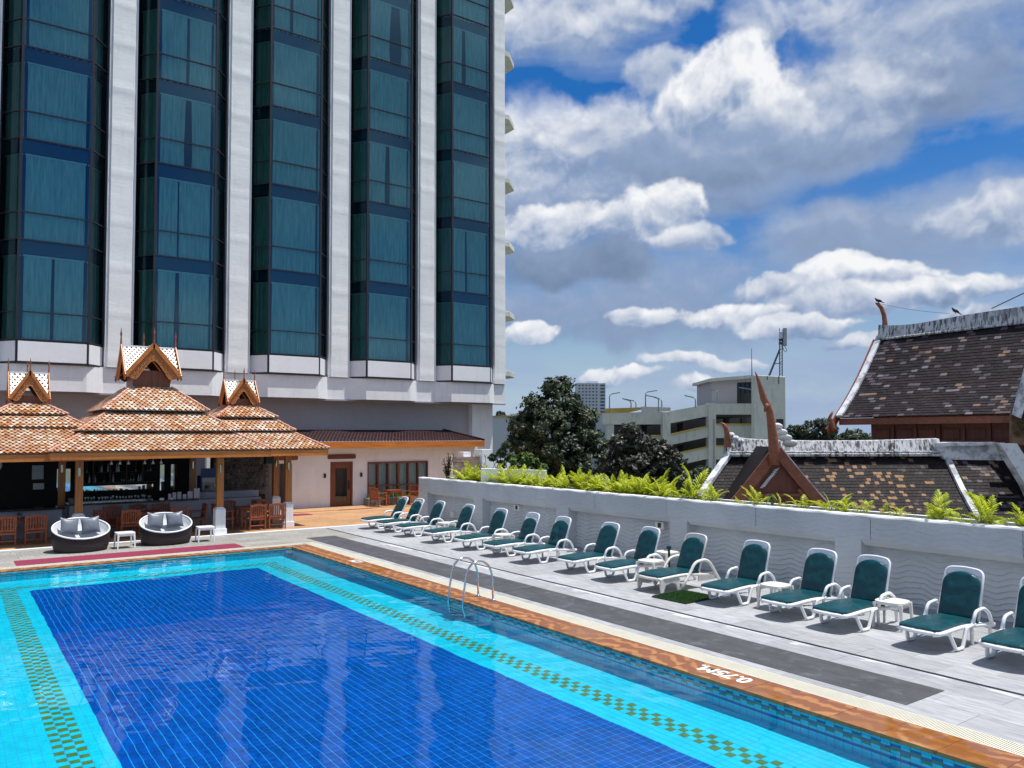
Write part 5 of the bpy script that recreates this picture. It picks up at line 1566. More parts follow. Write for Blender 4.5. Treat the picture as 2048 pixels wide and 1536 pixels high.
CH = [(2.32, 28.45, 0, 'armchair seen from behind, just left of the left wicker sofa'),
      (1.52, 28.40, 0, 'armchair seen from behind at the left edge of the photo'),
      (1.62, 29.95, 180, 'armchair facing the pool at the far left, behind the potted table'),
      (2.45, 30.0, 180, 'armchair facing the pool behind the one left of the wicker sofa'),
      (4.95, 28.55, 5, 'armchair seen from behind between the two wicker sofas'),
      (4.40, 29.0, -60, 'armchair turned sideways behind the left wicker sofa'),
      (4.75, 30.0, 180, 'armchair facing the pool against the counter, between the sofas'),
      (5.55, 30.05, 175, 'armchair facing the pool behind the left pillow of the right sofa'),
      (6.35, 30.05, 185, 'armchair facing the pool behind the right pillow of the right sofa'),
      (6.45, 28.75, 10, 'armchair seen from behind, right of the right wicker sofa'),
      (7.25, 29.3, 90, 'armchair in profile facing left, behind the right white stool'),
      (8.95, 28.1, 2, 'armchair seen from behind between the two front bar posts'),
      (9.72, 28.08, -16, 'armchair turned a little beside the last front bar post'),
      (8.55, 29.75, 180, 'armchair facing the pool behind the table near the last post'),
      (9.75, 29.8, 184, 'armchair facing the pool beside the plant near the rear post'),
      (8.05, 28.85, -88, 'armchair in profile facing right, next to the white post base'),
      (16.35, 33.55, -75, 'teak armchair under the left part of the terrace window'),
      (18.05, 33.65, 105, 'teak armchair right of the small table under the terrace window')]
c0 = make_chair(CH[0][3]); c0.location = (CH[0][0], CH[0][1], .022); c0.rotation_euler.z = R(CH[0][2])
for x_, y_, a_, lab in CH[1:]: copy_tree(c0, (x_, y_, .022), R(a_), lab)
def make_teak_table(label, w, l):
    t_ = thing('teak_table', label, 'table', group='teak tables of the bar terrace')
    q = MB()
    for k in range(6): q.box(-w/2+k*w/6+.004, -w/2+(k+1)*w/6-.004, -l/2, l/2, .72, .745)
    q.build('table_top', M['teak'], t_, bevel=.003)
    q = MB(); q.box(-w/2+.06, w/2-.06, -l/2+.06, -l/2+.09, .63, .72); q.box(-w/2+.06, w/2-.06, l/2-.09, l/2-.06, .63, .72); q.build('apron', M['teak'], t_)
    for sx in (-1, 1):
        for sy in (-1, 1):
            q = MB(); q.bar((sx*(w/2-.09), sy*(l/2-.09), 0), (sx*(w/2-.09), sy*(l/2-.09), .72), .06, .06); q.build('leg', M['teak'], t_, bevel=.004)
    return t_
t0 = make_teak_table('teak table with a small plant at the far left of the bar', 1.2, .8); t0.location = (1.95, 29.2, .022)
copy_tree(t0, (5.5, 29.3, .022), 0, 'teak table hidden behind the right-hand wicker sofa')
copy_tree(t0, (9.15, 28.95, .022), 0, 'teak table with a green plant between the bar posts')
copy_tree(t0, (17.2, 33.75, .022), 0, 'small teak table under the terrace window', None, (.62, .7, 1))
# table plants
def tuft(mb, n, r_, h_, rs, lw=.03, seg=3, droop=.5, base=(0, 0, 0), up=.6):
    for k in range(n):
        a = rs.uniform(0, 6.28); ln = h_*rs.uniform(.6, 1.1); t0_ = rs.uniform(.1, 1.0); el_ = up+rs.uniform(-.5, .45)
        p_ = Vector(base)+Vector((math.cos(a)*r_*.1, math.sin(a)*r_*.1, 0)); d = Vector((math.cos(a)*math.cos(el_), math.sin(a)*math.cos(el_), math.sin(el_)))
        sd = Vector((-math.sin(a), math.cos(a), 0)); tn = rs.random(); vs = []
        for j in range(seg+1):
            f = j/seg; w_ = lw*(1-f)**.7*(.5+f) if j < seg else .0005
            vs += [p_-sd*w_, p_+sd*w_]
            p_ = p_+d*(ln/seg); d = (d+Vector((0, 0, -droop/seg))).normalized()
        mb.add(vs, [(2*j, 2*j+1, 2*j+3, 2*j+2) for j in range(seg)], 0, tn*.99+.005)
def potted(label, loc, sc_=1., mat=None):
    p_ = thing('potted_plant', label, 'potted plant', loc, group='small potted plants of the bar')
    q = MB(); q.lathe([(.05*sc_, 0), (.07*sc_, .10*sc_), (.072*sc_, .11*sc_)], 12); q.build('pot', M['pot'], p_)
    q = MB(); tuft(q, 46, .1, .17*sc_, random.Random(int(loc[0]*10)), .016*sc_, base=(0, 0, .10*sc_)); q.build('leaves', mat or M['leaf_mid'], p_)
    return p_
potted('small green plant on the far left teak table', (1.95, 29.1, .768))
potted('small green plant on the table between the bar posts', (9.2, 29.0, .768), 1.15)
potted('small green plant behind the pillow of the right-hand sofa', (5.55, 29.4, .768), .9)
potted('leafy plant on the counter beside the drinks cooler', (8.05, 31.0, 1.222), 1.3)
potted('plant in the dark corner of the counter by the left rear post', (3.55, 30.7, 1.042), 1.6, M['leaf_dark'])
pb2 = thing('window_planter', 'grey planter trough with green plants under the terrace window', 'planter', (17.9, 34.25, .022))
q = MB(); q.box(-1.85, 1.9, -.25, .25, 0, .36); q.build('trough', M['pot'], pb2, bevel=.01)
q = MB(); rb = random.Random(5)
for k in range(34): tuft(q, 14, .1, .34, rb, .02, base=(-1.7+k*.105, rb.uniform(-.1, .1), .34))
q.build('leaves', M['leaf_mid'], pb2)
# a pedestal fan-like bright thing: white lamp seen inside the door
lp = thing('table_lamp', 'white shaded lamp seen through the glazed door', 'lamp', (15.0, 36.2, .05))
q = MB(); q.lathe([(.12, 0), (.12, .02), (.015, .04), (.015, .85)], 12); q.build('stand', M['steel'], lp); q = MB(); q.lathe([(.20, .83), (.03, .97)], 16); q.build('lamp_shade', M['white_plastic'], lp)

# ================================================================== Thai houses behind the wall
HD = Vector((math.sin(YAW), math.cos(YAW), 0))
def pp(mb, pts, d, th, mi=0, d2=None):
    """prism whose front outline is seen at the given directions at distance d; extruded away from the viewer by th"""
    fr_ = [at(px, py, dd if dd is not None else d) for (px, py, dd) in [(p[0], p[1], p[2] if len(p) > 2 else None) for p in pts]]
    n = len(fr_); vs = fr_+[v+HD*th for v in fr_]
    mb.add(vs, [tuple(range(n)), tuple(range(2*n-1, n-1, -1))]+[(i, i+n, (i+1) % n+n, (i+1) % n) for i in range(n)], mi); return mb
def path_at(pts): return [at(a, b_, d) for a, b_, d in pts]

bh = thing('thai_house', 'large Thai house with steep weathered tile roof and streaked ridge', 'house')
def curve_pts(x0, z0, x1, z1, sag, n=6):
    return [(x0+(x1-x0)*k/n, z0+(z1-z0)*k/n-sag*math.sin(math.pi*k/n)) for k in range(n+1)]
prof = curve_pts(26.45, 6.68, 23.9, 3.86, .17, 5)
YF, YN = 14.95, 5.0
rs = random.Random(31)
def tint_old(a, d, r):
    v = noise.noise(Vector((a*.9, d*1.7, 4)))
    u = r.random()
    if u < .14+.26*max(0, v): return r.choice([.66, .88, .64, .97, .68, .86, .7, .62])
    return r.uniform(0, .55)
q = MB(); deckq = MB()
dacc = 0
for (xa, za), (xb, zb) in zip(prof, prof[1:]):
    dv = Vector((xb-xa, 0, zb-za)); S = dv.length
    shingle_slope(q, (xa, YF, za), (0, -1, 0), tuple(dv.normalized()), YF-YN, S, .20, S/round(S/.125), .016, rs, 1.25, .010, 'flat', None, tint_old)
    deckq.add([(xa, YF, za-.02), (xb, YF, zb-.02), (xb, YN, zb-.02), (xa, YN, za-.02)], [(0, 1, 2, 3)])
tag(q.build('roof_tiles', M['clay_old'], bh), kind='stuff'); deckq.build('roof_deck', M['red_wood'], bh)
q = MB(); q.add([(26.45, YF-.05, 6.7), (26.45, YN, 6.7), (29.2, YN, 3.6), (29.2, YF-.05, 3.6)], [(0, 1, 2, 3)]); q.build('rear_slope', M['clay_brown'], bh)
# ridge with a saddle curve
q = MB(); rows_ = [[], [], [], [], []]
for k in range(40):
    y = YF+.05-(YF-YN)*k/39; s_ = (YF-y); zt = 7.03+.10*math.exp(-s_/.5)-.06*math.exp(-((s_-1.2)/1.1)**2)+.028*s_+.008*noise.noise(Vector((0, y*3, 0)))
    for r, (dx, dz) in zip(rows_, ((-.17, None), (-.09, .30), (-.07, .0), (.07, .0), (.17, None))):
        zb = 6.56+.012*s_
        r.append((26.45+dx, y, zb if dz is None else zt-dz*.35))
q.grid(rows_); q.add([r[0] for r in rows_], [(0, 1, 2, 3, 4)]); q.build('ridge', M['ridge_old'], bh)
q = MB(); q.tube([(26.29, YF-(YF-YN)*k/20, 6.60+.012*(YF-YN)*k/20) for k in range(21)], .035, 6); q.build('ridge_moulding', M['ridge_old'], bh)
q = MB()
for (xa, za), (xb, zb) in zip(prof, prof[1:]):
    q.bar((xa-.02, YF+.04, za+.04), (xb-.02, YF+.04, zb+.04), .20, .10, up=(0, 0, 1))
q.build('verge', M['ridge_white'], bh)
q = MB()
for (xa, za), (xb, zb) in zip(prof, prof[1:]):
    q.bar((xa-.10, YF+.17, za-.14), (xb-.10, YF+.17, zb-.14), .05, .24)
q.bar((23.8, YF+.17, 3.72), (23.45, YF+.2, 3.40), .06, .26)
q.build('bargeboard', M['red_barge'], bh)
q = MB(); q.tube(path_at([(1768, 662, 27.6), (1770, 646, 27.6), (1768, 630, 27.6), (1763, 616, 27.6), (1756, 608, 27.6), (1751, 606, 27.6)]), [.10, .085, .075, .07, .06, .02], 8); q.build('finial', M['finial'], bh, smooth=True)
q = MB(); q.tube(path_at([(1668, 864, 26), (1665, 856, 26), (1664, 846, 26), (1659, 836, 26), (1663, 828, 26), (1666, 821, 26)]), [.10, .10, .08, .06, .045, .012], 8)
q.tube(path_at([(1664, 848, 26), (1660, 843, 26), (1659, 838, 26)]), [.05, .035, .01], 6); q.build('eave_finial', M['finial'], bh, smooth=True)
q = MB(); q.box(23.95, 24.05, YN, YF+.1, 3.62, 3.83); q.build('fascia', M['red_barge'], bh, bevel=.006)
q = MB(); q.box(24.05, 24.8, YN, YF, 3.70, 3.74); q.build('eaves_board', M['red_wood'], bh)
q = MB(); q.box(24.66, 24.8, YN, 14.35, 2.2, 3.70); q.prism([(24.8, 2.2), (29, 2.2), (29, 3.5), (26.45, 6.3), (24.8, 4.3)], (14.2, 14.34)); wl_ = q.build('wall', M['red_wood'], bh)
y = 14.25
while y > YN+.5:
    q = MB(); q.box(24.60, 24.66, y-.60, y, 3.52, 3.66); q.box(24.60, 24.66, y-.60, y, 3.05, 3.13); q.box(24.60, 24.66, y-.70, y-.60, 3.05, 3.66); q.build('panel_frame', M['red_wood'], bh, bevel=.004)
    q = MB(); q.box(24.635, 24.66, y-.53, y-.07, 3.19, 3.46); q.build('panel', M['red_wood'], bh, bevel=.006)
    y -= .72
# neighbour roof whose far verge just enters the frame at the right
nh = thing('thai_house', 'Thai house end at the right edge with white verge and brown lattice board', 'house')
q = MB(); pp(q, [(2062, 700), (2085, 690), (2043, 836), (2028, 828)], 21.2, .10); q.build('verge', M['ridge_white'], nh)
q = MB(); pp(q, [(2085, 690), (2300, 640), (2300, 836), (2043, 836)], 21.3, .05); q.build('roof', M['clay_brown'], nh)
q = MB(); pp(q, [(2024, 826), (2100, 838), (2100, 895), (2024, 888)], 21.5, .12); q.build('gable_wall', basic('faded_brown_board', (.20, .12, .07), .75, .3, 3), nh)
q = MB(); rb = random.Random(2)
for k in range(60):
    x_, y_ = rb.uniform(2025, 2050), rb.uniform(820, 872); r_ = .045
    if (x_-2024)*.9+(872-y_) < 8: continue
    pts = [at(x_, y_, 21.45)+_r0*(r_*math.cos(a))+Vector((0, 0, r_*math.sin(a))) for a in np.linspace(0, 6.28, 7)[:-1]]; q.tube(pts, .009, 3, closed=True, cap=False)
q.build('lattice', basic('brown_vine_lattice', (.10, .055, .03), .8, .3, 9), nh)

# lower house, turned towards the pool
XL = Vector((_r0.x, _r0.y, 0)).normalized()
def LP(xl, d, z): return XL*xl+HD*d+Vector((0, 0, z))
lh = thing('thai_house', 'lower Thai house with a steep gable, curved finials and black streaked white ridge', 'house')
prof2 = curve_pts(22.4, 2.80, 20.7, .95, .10, 4)
q = MB(); dq = MB(); XR_ = 12.13
shared = [(prof2[i], prof2[i+1]) for i in range(len(prof2)-1)]
for (da, za), (db, zb) in shared:
    dv = HD*(db-da)+Vector((0, 0, zb-za)); S = dv.length
    x0 = 4.55
    def cl(f, za=za, zb=zb):
        z = za+(zb-za)*f; return (6.15-1.10*(2.80-z)/1.15-x0 if z > 1.2 else .05, XR_-x0)
    shingle_slope(q, LP(x0, da, za), tuple(XL), tuple(dv.normalized()), XR_-x0, S, .125, S/round(S/.105), .015, rs, 1.25, .008, 'flat', cl, lambda a, d, r: (.999 if (r.random() < .30*math.exp(-((a-5.2)/1.5)**2)*(.3+1.2*max(0, noise.noise(Vector((a*1.5, d*3, 1)))+.25))+.02) else tint_old(a, d, r)*.85))
    def xl_(z): return 6.15-1.10*(2.80-z)/1.15
    dq.add([LP(xl_(za), da, za-.02), LP(XR_, da, za-.02), LP(XR_, db, zb-.02), LP(xl_(zb), db, zb-.02)], [(0, 1, 2, 3)])
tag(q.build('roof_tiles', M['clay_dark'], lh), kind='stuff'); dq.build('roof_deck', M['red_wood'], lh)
q = MB(); rows_ = [[], [], [], []]
for k in range(40):
    xx = 6.0+(XR_-.15-6.0)*k/39; e = .16*math.exp(-(xx-6.0)/.35); zt = 3.20+e-.06*math.sin((xx-6)/6*3.14)
    for r, (dd, zz) in zip(rows_, ((22.18, 2.74), (22.32, zt-.02), (22.5, zt), (22.6, 2.7))): r.append(LP(xx, dd, zz))
q.grid(rows_); q.build('ridge', M['ridge_old'], lh)
q = MB(); q.tube([LP(6.05+(XR_-6.2)*k/20, 22.15, 2.73) for k in range(21)], .04, 6); q.tube([LP(6.05+(XR_-6.2)*k/20, 22.12, 2.82) for k in range(21)], .025, 6); q.build('ridge_moulding', M['ridge_old'], lh)
q = MB()
for (da, za), (db, zb) in shared:
    q.bar(LP(6.15-1.10*(2.80-za)/1.15, da-.03, za+.05), LP(6.15-1.10*(2.80-zb)/1.15, db-.03, zb+.05), .20, .09)
q.build('left_verge', M['ridge_white'], lh)
q = MB()
for (da, za), (db, zb) in shared: q.bar(LP(XR_, da-.03, za+.05), LP(XR_+.0, db-.03, zb+.05), .15, .10)
q.build('right_verge', M['ridge_white'], lh)
# portico gable
AX, AD, AZ = 6.83, 20.55, 3.02
gz = 1.0; hw_ = 1.72
q = MB()
def barge(sx, w_, th, off, dz=0.):
    pts = curve_pts(AX, AZ+dz, AX+sx*hw_, gz+dz, .06, 5)
    for (xa, za), (xb, zb) in zip(pts, pts[1:]): q.bar(LP(xa, AD+off, za), LP(xb, AD+off, zb), th, w_, up=(0, 0, 1))
barge(-1, .26, .06, 0, -.12); barge(1, .26, .06, 0, -.12)
q.build('bargeboard', M['red_barge'], lh)
q = MB(); barge(1, .10, .30, .14, .05); q.build('gable_verge', M['ridge_white'], lh)
q = MB()
for sx in (-1, 1): q.add([LP(AX, AD+.05, AZ-.03), LP(AX+sx*hw_, AD+.05, gz-.03), LP(AX+sx*hw_, AD+.45, gz-.03), LP(AX, AD+1.75, AZ-.03)], [(0, 1, 2, 3)])
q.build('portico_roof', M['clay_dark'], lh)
q = MB(); q.add([LP(AX, AD+.10, AZ-.22), LP(AX+1.6, AD+.10, gz-.1), LP(AX-1.6, AD+.10, gz-.1)], [(0, 1, 2)]); q.build('gable_panel', M['red_wood'], lh)
q = MB(); q.bar(LP(AX-.9, AD+.06, 1.75), LP(AX+.9, AD+.06, 1.75), .07, .07); q.bar(LP(AX-.5, AD+.06, 1.35), LP(AX+1.2, AD+.06, 1.35), .06, .07); q.bar(LP(AX-.55, AD+.05, 1.9), LP(AX-1.35, AD+.05, 1.0), .08, .10); q.bar(LP(AX+.55, AD+.05, 1.9), LP(AX+1.35, AD+.05, 1.0), .08, .10); q.build('gable_timber', M['red_barge'], lh)
q = MB(); q.tube(path_at([(1548, 930, 20.4), (1548, 900, 20.4), (1545, 868, 20.4), (1542, 842, 20.4), (1539, 822, 20.4), (1533, 808, 20.4), (1527, 797, 20.4), (1522, 778, 20.4), (1517, 762, 20.4), (1513, 750, 20.4), (1510, 742, 20.4)]),
            [.16, .15, .13, .115, .10, .10, .095, .075, .05, .028, .008], 10, sq=.7)
q.tube(path_at([(1536, 808, 20.35), (1531, 818, 20.35), (1529, 824, 20.35)]), [.08, .05, .01], 8)
q.build('finial', M['finial'], lh, smooth=True)
q = MB(); q.tube(path_at([(1455, 894, 22.3), (1455, 872, 22.3), (1452, 857, 22.3), (1447, 849, 22.3), (1441, 845, 22.3)]), [.11, .09, .08, .06, .015], 8, sq=.7); q.build('finial', M['finial'], lh, smooth=True)
for k, (px, py, r_) in enumerate(((1555, 852, .13), (1562, 864, .16), (1570, 875, .18), (1580, 886, .20))):
    q = MB(); q.lathe([(r_*.3, -.05), (r_*.9, -.045), (r_*1.05, -.01), (r_*.95, .02), (r_*.5, .06), (r_*.1, .07)], 16, sx=1.15, sy=.9)
    o = q.build('lotus_scroll', M['cap_white'], lh, smooth=True, loc=at(px, py, 21.0+k*.15)); o.rotation_euler = (R(-18), R(14), 0)
for k, (px, py, r_) in enumerate(((1462, 872, .11), (1470, 879, .13), (1480, 885, .15))):
    q = MB(); q.lathe([(r_*.2, -.06), (r_*.8, -.05), (r_*1.05, 0), (r_*.8, .08), (r_*.2, .10)], 12, sx=1.2, sy=1.0)
    o = q.build('lotus_scroll', M['ridge_old'], lh, smooth=True, loc=at(px, py, 22.4)); o.rotation_euler = (R(-15), R(10), 0)
# right continuation: pale parapet, second dark slope, broad white hip
q = MB(); pp(q, [(1868, 888), (1905, 884), (2010, 885), (2010, 921), (1890, 919)], 22.1, .5); q.build('parapet', M['ridge_white'], lh)
q = MB(); pp(q, [(1872, 886), (1990, 884), (1990, 890), (1872, 893)], 22.0, .15); q.build('parapet_coping', M['ridge_white'], lh)
dv = HD*-1.5+Vector((0, 0, -1.75)); S = dv.length
q = MB(); shingle_slope(q, LP(12.2, 22.2, 2.62), tuple(XL), tuple(dv.normalized()), 2.6, S, .145, .105, .015, rs, 1.25, .008, 'flat', None, tint_old)
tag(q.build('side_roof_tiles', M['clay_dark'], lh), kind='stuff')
q = MB(); q.add([LP(12.2, 22.2, 2.60), LP(14.8, 22.2, 2.60), LP(14.8, 20.7, .85), LP(12.2, 20.7, .85)], [(0, 1, 2, 3)]); q.build('side_roof_deck', M['red_wood'], lh)
q = MB(); pp(q, [(2000, 887), (2034, 887), (2075, 950), (2075, 1020), (2050, 968)], 21.0, .3); q.build('hip', M['ridge_white'], lh)
# fairy light string hanging in the gable
q = MB(); pts = path_at([(1553, 939, 20.6), (1545, 950, 20.6), (1538, 958, 20.6), (1530, 968, 20.6), (1524, 977, 20.6)]); q.tube(pts, .008, 4)
for a, b_ in zip(pts, pts[1:]):
    for k in range(3):
        p_ = a.lerp(b_, k/3); q.bar(p_+XL*-.07+Vector((0, 0, -.02)), p_+XL*.07+Vector((0, 0, .03)), .012, .02)
tag(q.build('gable_garland', M['paper'], lh))

# ------------------------------------------------------------------ birds and wires
def bird(label, c, sgn, pitch):
    b_ = thing('pigeon', label, 'bird', c, group=None)
    ax = XL*sgn
    def V(x, z): return ax*x+Vector((0, 0, z))
    q = MB(); q.tube([V(-.13, -.005+pitch*-.10), V(-.07, .03+pitch*-.04), V(0, .045), V(.05, .065+pitch*.03), V(.085, .10+pitch*.05), V(.10, .125+pitch*.05)], [.012, .042, .055, .05, .03, .024], 10); q.tube([V(.10, .125+pitch*.05), V(.12, .13+pitch*.05), V(.142, .122+pitch*.05)], [.022, .012, .003], 6)
    q.build('body', M['bird'], b_, smooth=True)
    q = MB(); q.bar(V(-.10, -.0+pitch*-.08), V(-.20, -.03+pitch*-.15), .05, .012); q.build('tail', M['bird'], b_)
    for s_ in (-1, 1):
        q = MB(); q.tube([V(.05, .06)+HD*.035*s_, V(-.02, .055)+HD*.048*s_, V(-.12, .02+pitch*-.08)+HD*.02*s_], [.02, .03, .006], 6); q.build('wing', M['bird'], b_, smooth=True)
        q = MB(); q.tube([V(.0, .01)+HD*.02*s_, V(.005, -.05)+HD*.02*s_], .006, 5); q.build('leg', M['bird'], b_)
    return b_
bird('pigeon perched on the tall curved finial of the large house', at(1757, 604, 27.6)+Vector((0, 0, .0)), -1, 0)
bird('pigeon standing on the streaked ridge of the large house', at(1911, 624, 26.0)+Vector((0, 0, -.01)), -1, .3)
q = MB(); pts = []
for k in range(13):
    f = k/12; p_ = at(1762+(1900-1762)*f, 608+(627-608)*f+6*math.sin(math.pi*f)*.5, 27.5-1.3*f); pts.append(p_)
q.tube(pts, .007, 4); tag(q.build('wire', M['rope']), 'thin wire strung from the finial to the ridge', 'wire')
q = MB(); q.tube(path_at([(1983, 617, 25.6), (2048, 586, 25), (2130, 545, 24.5)]), .018, 5); tag(q.build('wire', M['rope']), 'thick cable rising to the right from the ridge', 'wire')

# ================================================================== parking structure
gd = 72
pk = thing('parking_structure', 'stained concrete multi storey car park with sloping ramps and yellow rails', 'car park')
def gp(name, pts, mat='concrete', d=gd, th=.5, bev=0): q = MB(); pp(q, pts, d, th); return q.build(name, M[mat], pk, bevel=bev)
gp('parapet', [(1205, 827), (1341, 822), (1341, 848.5), (1205, 849)], d=gd+.2)
gp('parapet', [(1341, 822), (1424, 807), (1424, 831), (1341, 846.5)])
gp('parapet', [(1424, 807), (1520, 807), (1520, 829), (1424, 829)])
for a_, b_, t_ in ((1214, 1228, 848), (1326, 1341, 824), (1418, 1432, 806), (1514, 1526, 829)): gp('pier', [(a_, t_), (b_, t_), (b_, 1120), (a_, 1120)], d=gd-.35 if a_ != 1214 else gd+.3, th=1.2)
for (t0, t1, b0, b1) in ((870, 853, 890, 874), (911, 894, 934, 917), (953, 936, 976, 960), (997, 980, 1020, 1004)):
    gp('ramp_band', [(1341, t0), (1418, t1), (1418, b1), (1341, b0)], d=gd)
    gp('ramp_rail', [(1341, t0-2.5), (1418, t1-2.5), (1418, t1), (1341, t0)], 'yellow', d=gd-.1, th=.15)
for (t0, b0) in ((849.5, 876), (893, 919), (936, 962), (979, 1005)):
    gp('floor_band', [(1432, t0), (1514, t0), (1514, b0), (1432, b0)]); gp('floor_rail', [(1432, t0-2.5), (1514, t0-2.5), (1514, t0), (1432, t0)], 'yellow', d=gd-.1, th=.15)
for (t0, b0) in ((872, 894), (916, 938), (958, 980)):
    gp('floor_band', [(1228, t0), (1326, t0), (1326, b0), (1228, b0)], d=gd+.4); gp('floor_rail', [(1228, t0-2.2), (1326, t0-2.2), (1326, t0), (1228, t0)], 'yellow', d=gd+.2, th=.15)
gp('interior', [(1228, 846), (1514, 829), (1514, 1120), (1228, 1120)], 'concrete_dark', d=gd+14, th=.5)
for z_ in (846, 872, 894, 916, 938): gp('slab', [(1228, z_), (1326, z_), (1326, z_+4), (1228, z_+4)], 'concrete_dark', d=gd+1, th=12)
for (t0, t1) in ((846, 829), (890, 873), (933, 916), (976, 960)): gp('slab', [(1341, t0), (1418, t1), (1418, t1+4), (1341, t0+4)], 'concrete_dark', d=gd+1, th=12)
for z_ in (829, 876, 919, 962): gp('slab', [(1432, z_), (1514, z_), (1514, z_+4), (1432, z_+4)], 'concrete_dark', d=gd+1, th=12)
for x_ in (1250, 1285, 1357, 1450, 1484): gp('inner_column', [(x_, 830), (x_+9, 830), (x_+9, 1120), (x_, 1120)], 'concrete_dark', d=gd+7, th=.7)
# left wing and roof deck
gp('wing_wall', [(940, 835), (1216, 829), (1216, 1120), (940, 1120)], 'far_wall', d=gd+3, th=.4)
gp('wing_rail', [(940, 832.5), (1216, 826.5), (1216, 829), (940, 835)], 'yellow', d=gd+2.9, th=.2)
gp('roof_ramp', [(1211, 817), (1284, 814.5), (1292, 817), (1250, 827), (1211, 828)], 'yellow', d=gd+8, th=.6)
gp('roof_parapet', [(1284, 813), (1341, 815), (1341, 824), (1284, 828)], d=gd+6, th=.4)
# stair tower: left part's shade is put in as darker render, right part plain concrete
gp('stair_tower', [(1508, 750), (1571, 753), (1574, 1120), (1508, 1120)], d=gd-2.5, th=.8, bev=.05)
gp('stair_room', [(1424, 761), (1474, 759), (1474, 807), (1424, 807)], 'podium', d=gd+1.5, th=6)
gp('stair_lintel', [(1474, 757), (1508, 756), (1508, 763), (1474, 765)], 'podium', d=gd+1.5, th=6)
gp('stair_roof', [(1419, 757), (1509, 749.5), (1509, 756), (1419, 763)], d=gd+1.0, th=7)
gp('stair_window', [(1474, 765), (1508, 763), (1508, 786), (1474, 788)], 'far_glass', d=gd+2.2, th=.2)
gp('stair_opening', [(1474, 788), (1508, 786), (1508, 807), (1474, 807)], 'concrete_dark', d=gd+4, th=.2)
for k in range(1, 4): gp('window_bar', [(1474+k*8.5, 764), (1475+k*8.5, 764), (1475+k*8.5, 787), (1474+k*8.5, 787)], 'mullion', d=gd+2.0, th=.15)
gp('stair_slot', [(1553, 838), (1567, 838), (1567, 858), (1553, 858)], 'mullion', d=gd-2.56, th=.1)
for (x_, y0, y1) in ((1534, 752, 760), (1557, 752, 768)): gp('rain_streak', [(x_, y0), (x_+1.5, y0), (x_+1.5, y1), (x_, y1)], 'concrete_dark', d=gd-2.53, th=.05)
gp('drain_pipe', [(1427.5, 838), (1429.5, 838), (1429.5, 1100), (1427.5, 1100)], 'grey_metal', d=gd-.5, th=.1)
# roof lamps
ll = 0
LLAB = ['pair post at the left end of the car park roof', 'short lamp left of the roof parapet', 'lamp with its arm to the left beside another short one', 'tallest lamp standing on the roof parapet', 'lamp leaning left in front of the parapet', 'small lamp behind the leaning one', 'lone lamp over the rising ramp', 'lamp in front of the grey stair room', 'lamp before the dark stair window']
for (x_, yb, yt, arm, lab) in ((1219, 826, 788, 18, 0), (1262, 815, 801, -15, 1), (1272, 822, 802, -21, 2), (1291, 814, 784, 20, 3), (1317, 826, 795, -21, 4), (1323.5, 814, 798, -14, 5), (1391, 815, 795, -19, 6), (1435, 807, 781, -21, 7), (1507.5, 808, 779, -25, 8)):
    dd = gd-.3 if lab in (8, 6, 7) else gd+3
    s_ = 1 if arm > 0 else -1
    p_ = thing('lamp_post', 'grey street lamp, '+LLAB[lab], 'street lamp', at(x_, yb, dd), group='street lamps on the car park roof')
    b0_ = at(x_, yb, dd)
    def rel(a, b_): return at(a, b_, dd)-b0_
    q = MB(); q.tube([rel(x_, yb), rel(x_, yt+6), rel(x_+s_*1.5, yt+1.5), rel(x_+s_*5, yt)], [.065, .055, .05, .045], 6); q.build('pole', M['grey_metal'], p_)
    q = MB(); a = rel(x_+s_*4, yt); b2 = rel(x_+arm*1.15, yt+(-4 if s_ < 0 else -3)); q.bar(a, b2, .20, .09); q.build('lamp_head', M['grey_metal'], p_)
# antenna mast
an = thing('antenna_mast', 'mobile phone antenna mast with grey panels on the stair tower', 'antenna', at(1562, 752, gd))
A0 = at(1562, 752, gd)
def ra(a, b_, dd=gd): return at(a, b_, dd)-A0
q = MB()
for o_ in (-.12, .12): q.tube([ra(1562, 754)+XL*o_, ra(1562, 664)+XL*o_], .05, 5)
for k in range(14): z1 = 750-k*6; q.bar(ra(1562, z1)+XL*(-.12), ra(1562, z1-6)+XL*.12*(1 if k % 2 else 1), .04, .04)
q.build('lattice_pole', M['rope'], an)
q = MB(); q.tube([ra(1537, 753), ra(1560, 697)], .07, 6); q.tube([ra(1539, 753), ra(1560, 700)], .05, 5); q.tube([ra(1547, 728), ra(1562, 726)], .04, 5); q.build('brace', M['rope'], an)
for (x0, x1, y0, y1) in ((1567, 1574, 655.5, 692), (1559, 1565.5, 663, 677)):
    q = MB(); pp(q, [(x0, y0), (x1, y0), (x1, y1), (x0, y1)], gd-.3, .22); q.v = [tuple(Vector(v)-A0) for v in q.v]; q.build('antenna_panel', M['grey_metal'] if x0 > 1565 else M['far_wall'], an, bevel=.03)
for k in range(6):
    q = MB(); a = ra(1560+(k % 3)*2.6, 678+(k//3)*7); q.box(a.x-.08, a.x+.08, a.y-.08, a.y+.08, a.z-.2, a.z+.05); q.build('radio_unit', M['rope'], an)
q = MB(); q.tube([ra(1569, 692), ra(1572, 697), ra(1574, 701), ra(1571, 704), ra(1567, 700), ra(1566, 694)], .03, 5); q.tube([ra(1559, 663), ra(1559, 656)], .03, 4); q.tube([ra(1566, 659), ra(1566, 680)], .06, 4); q.build('cable_loop', M['black'], an, smooth=True)
q = MB(); q.tube([at(1504, 752, gd), at(1503, 697, gd)], [.05, .02], 5); tag(q.build('lightning_rod', M['rope']), 'thin lightning rod on the stair tower roof', 'rod')

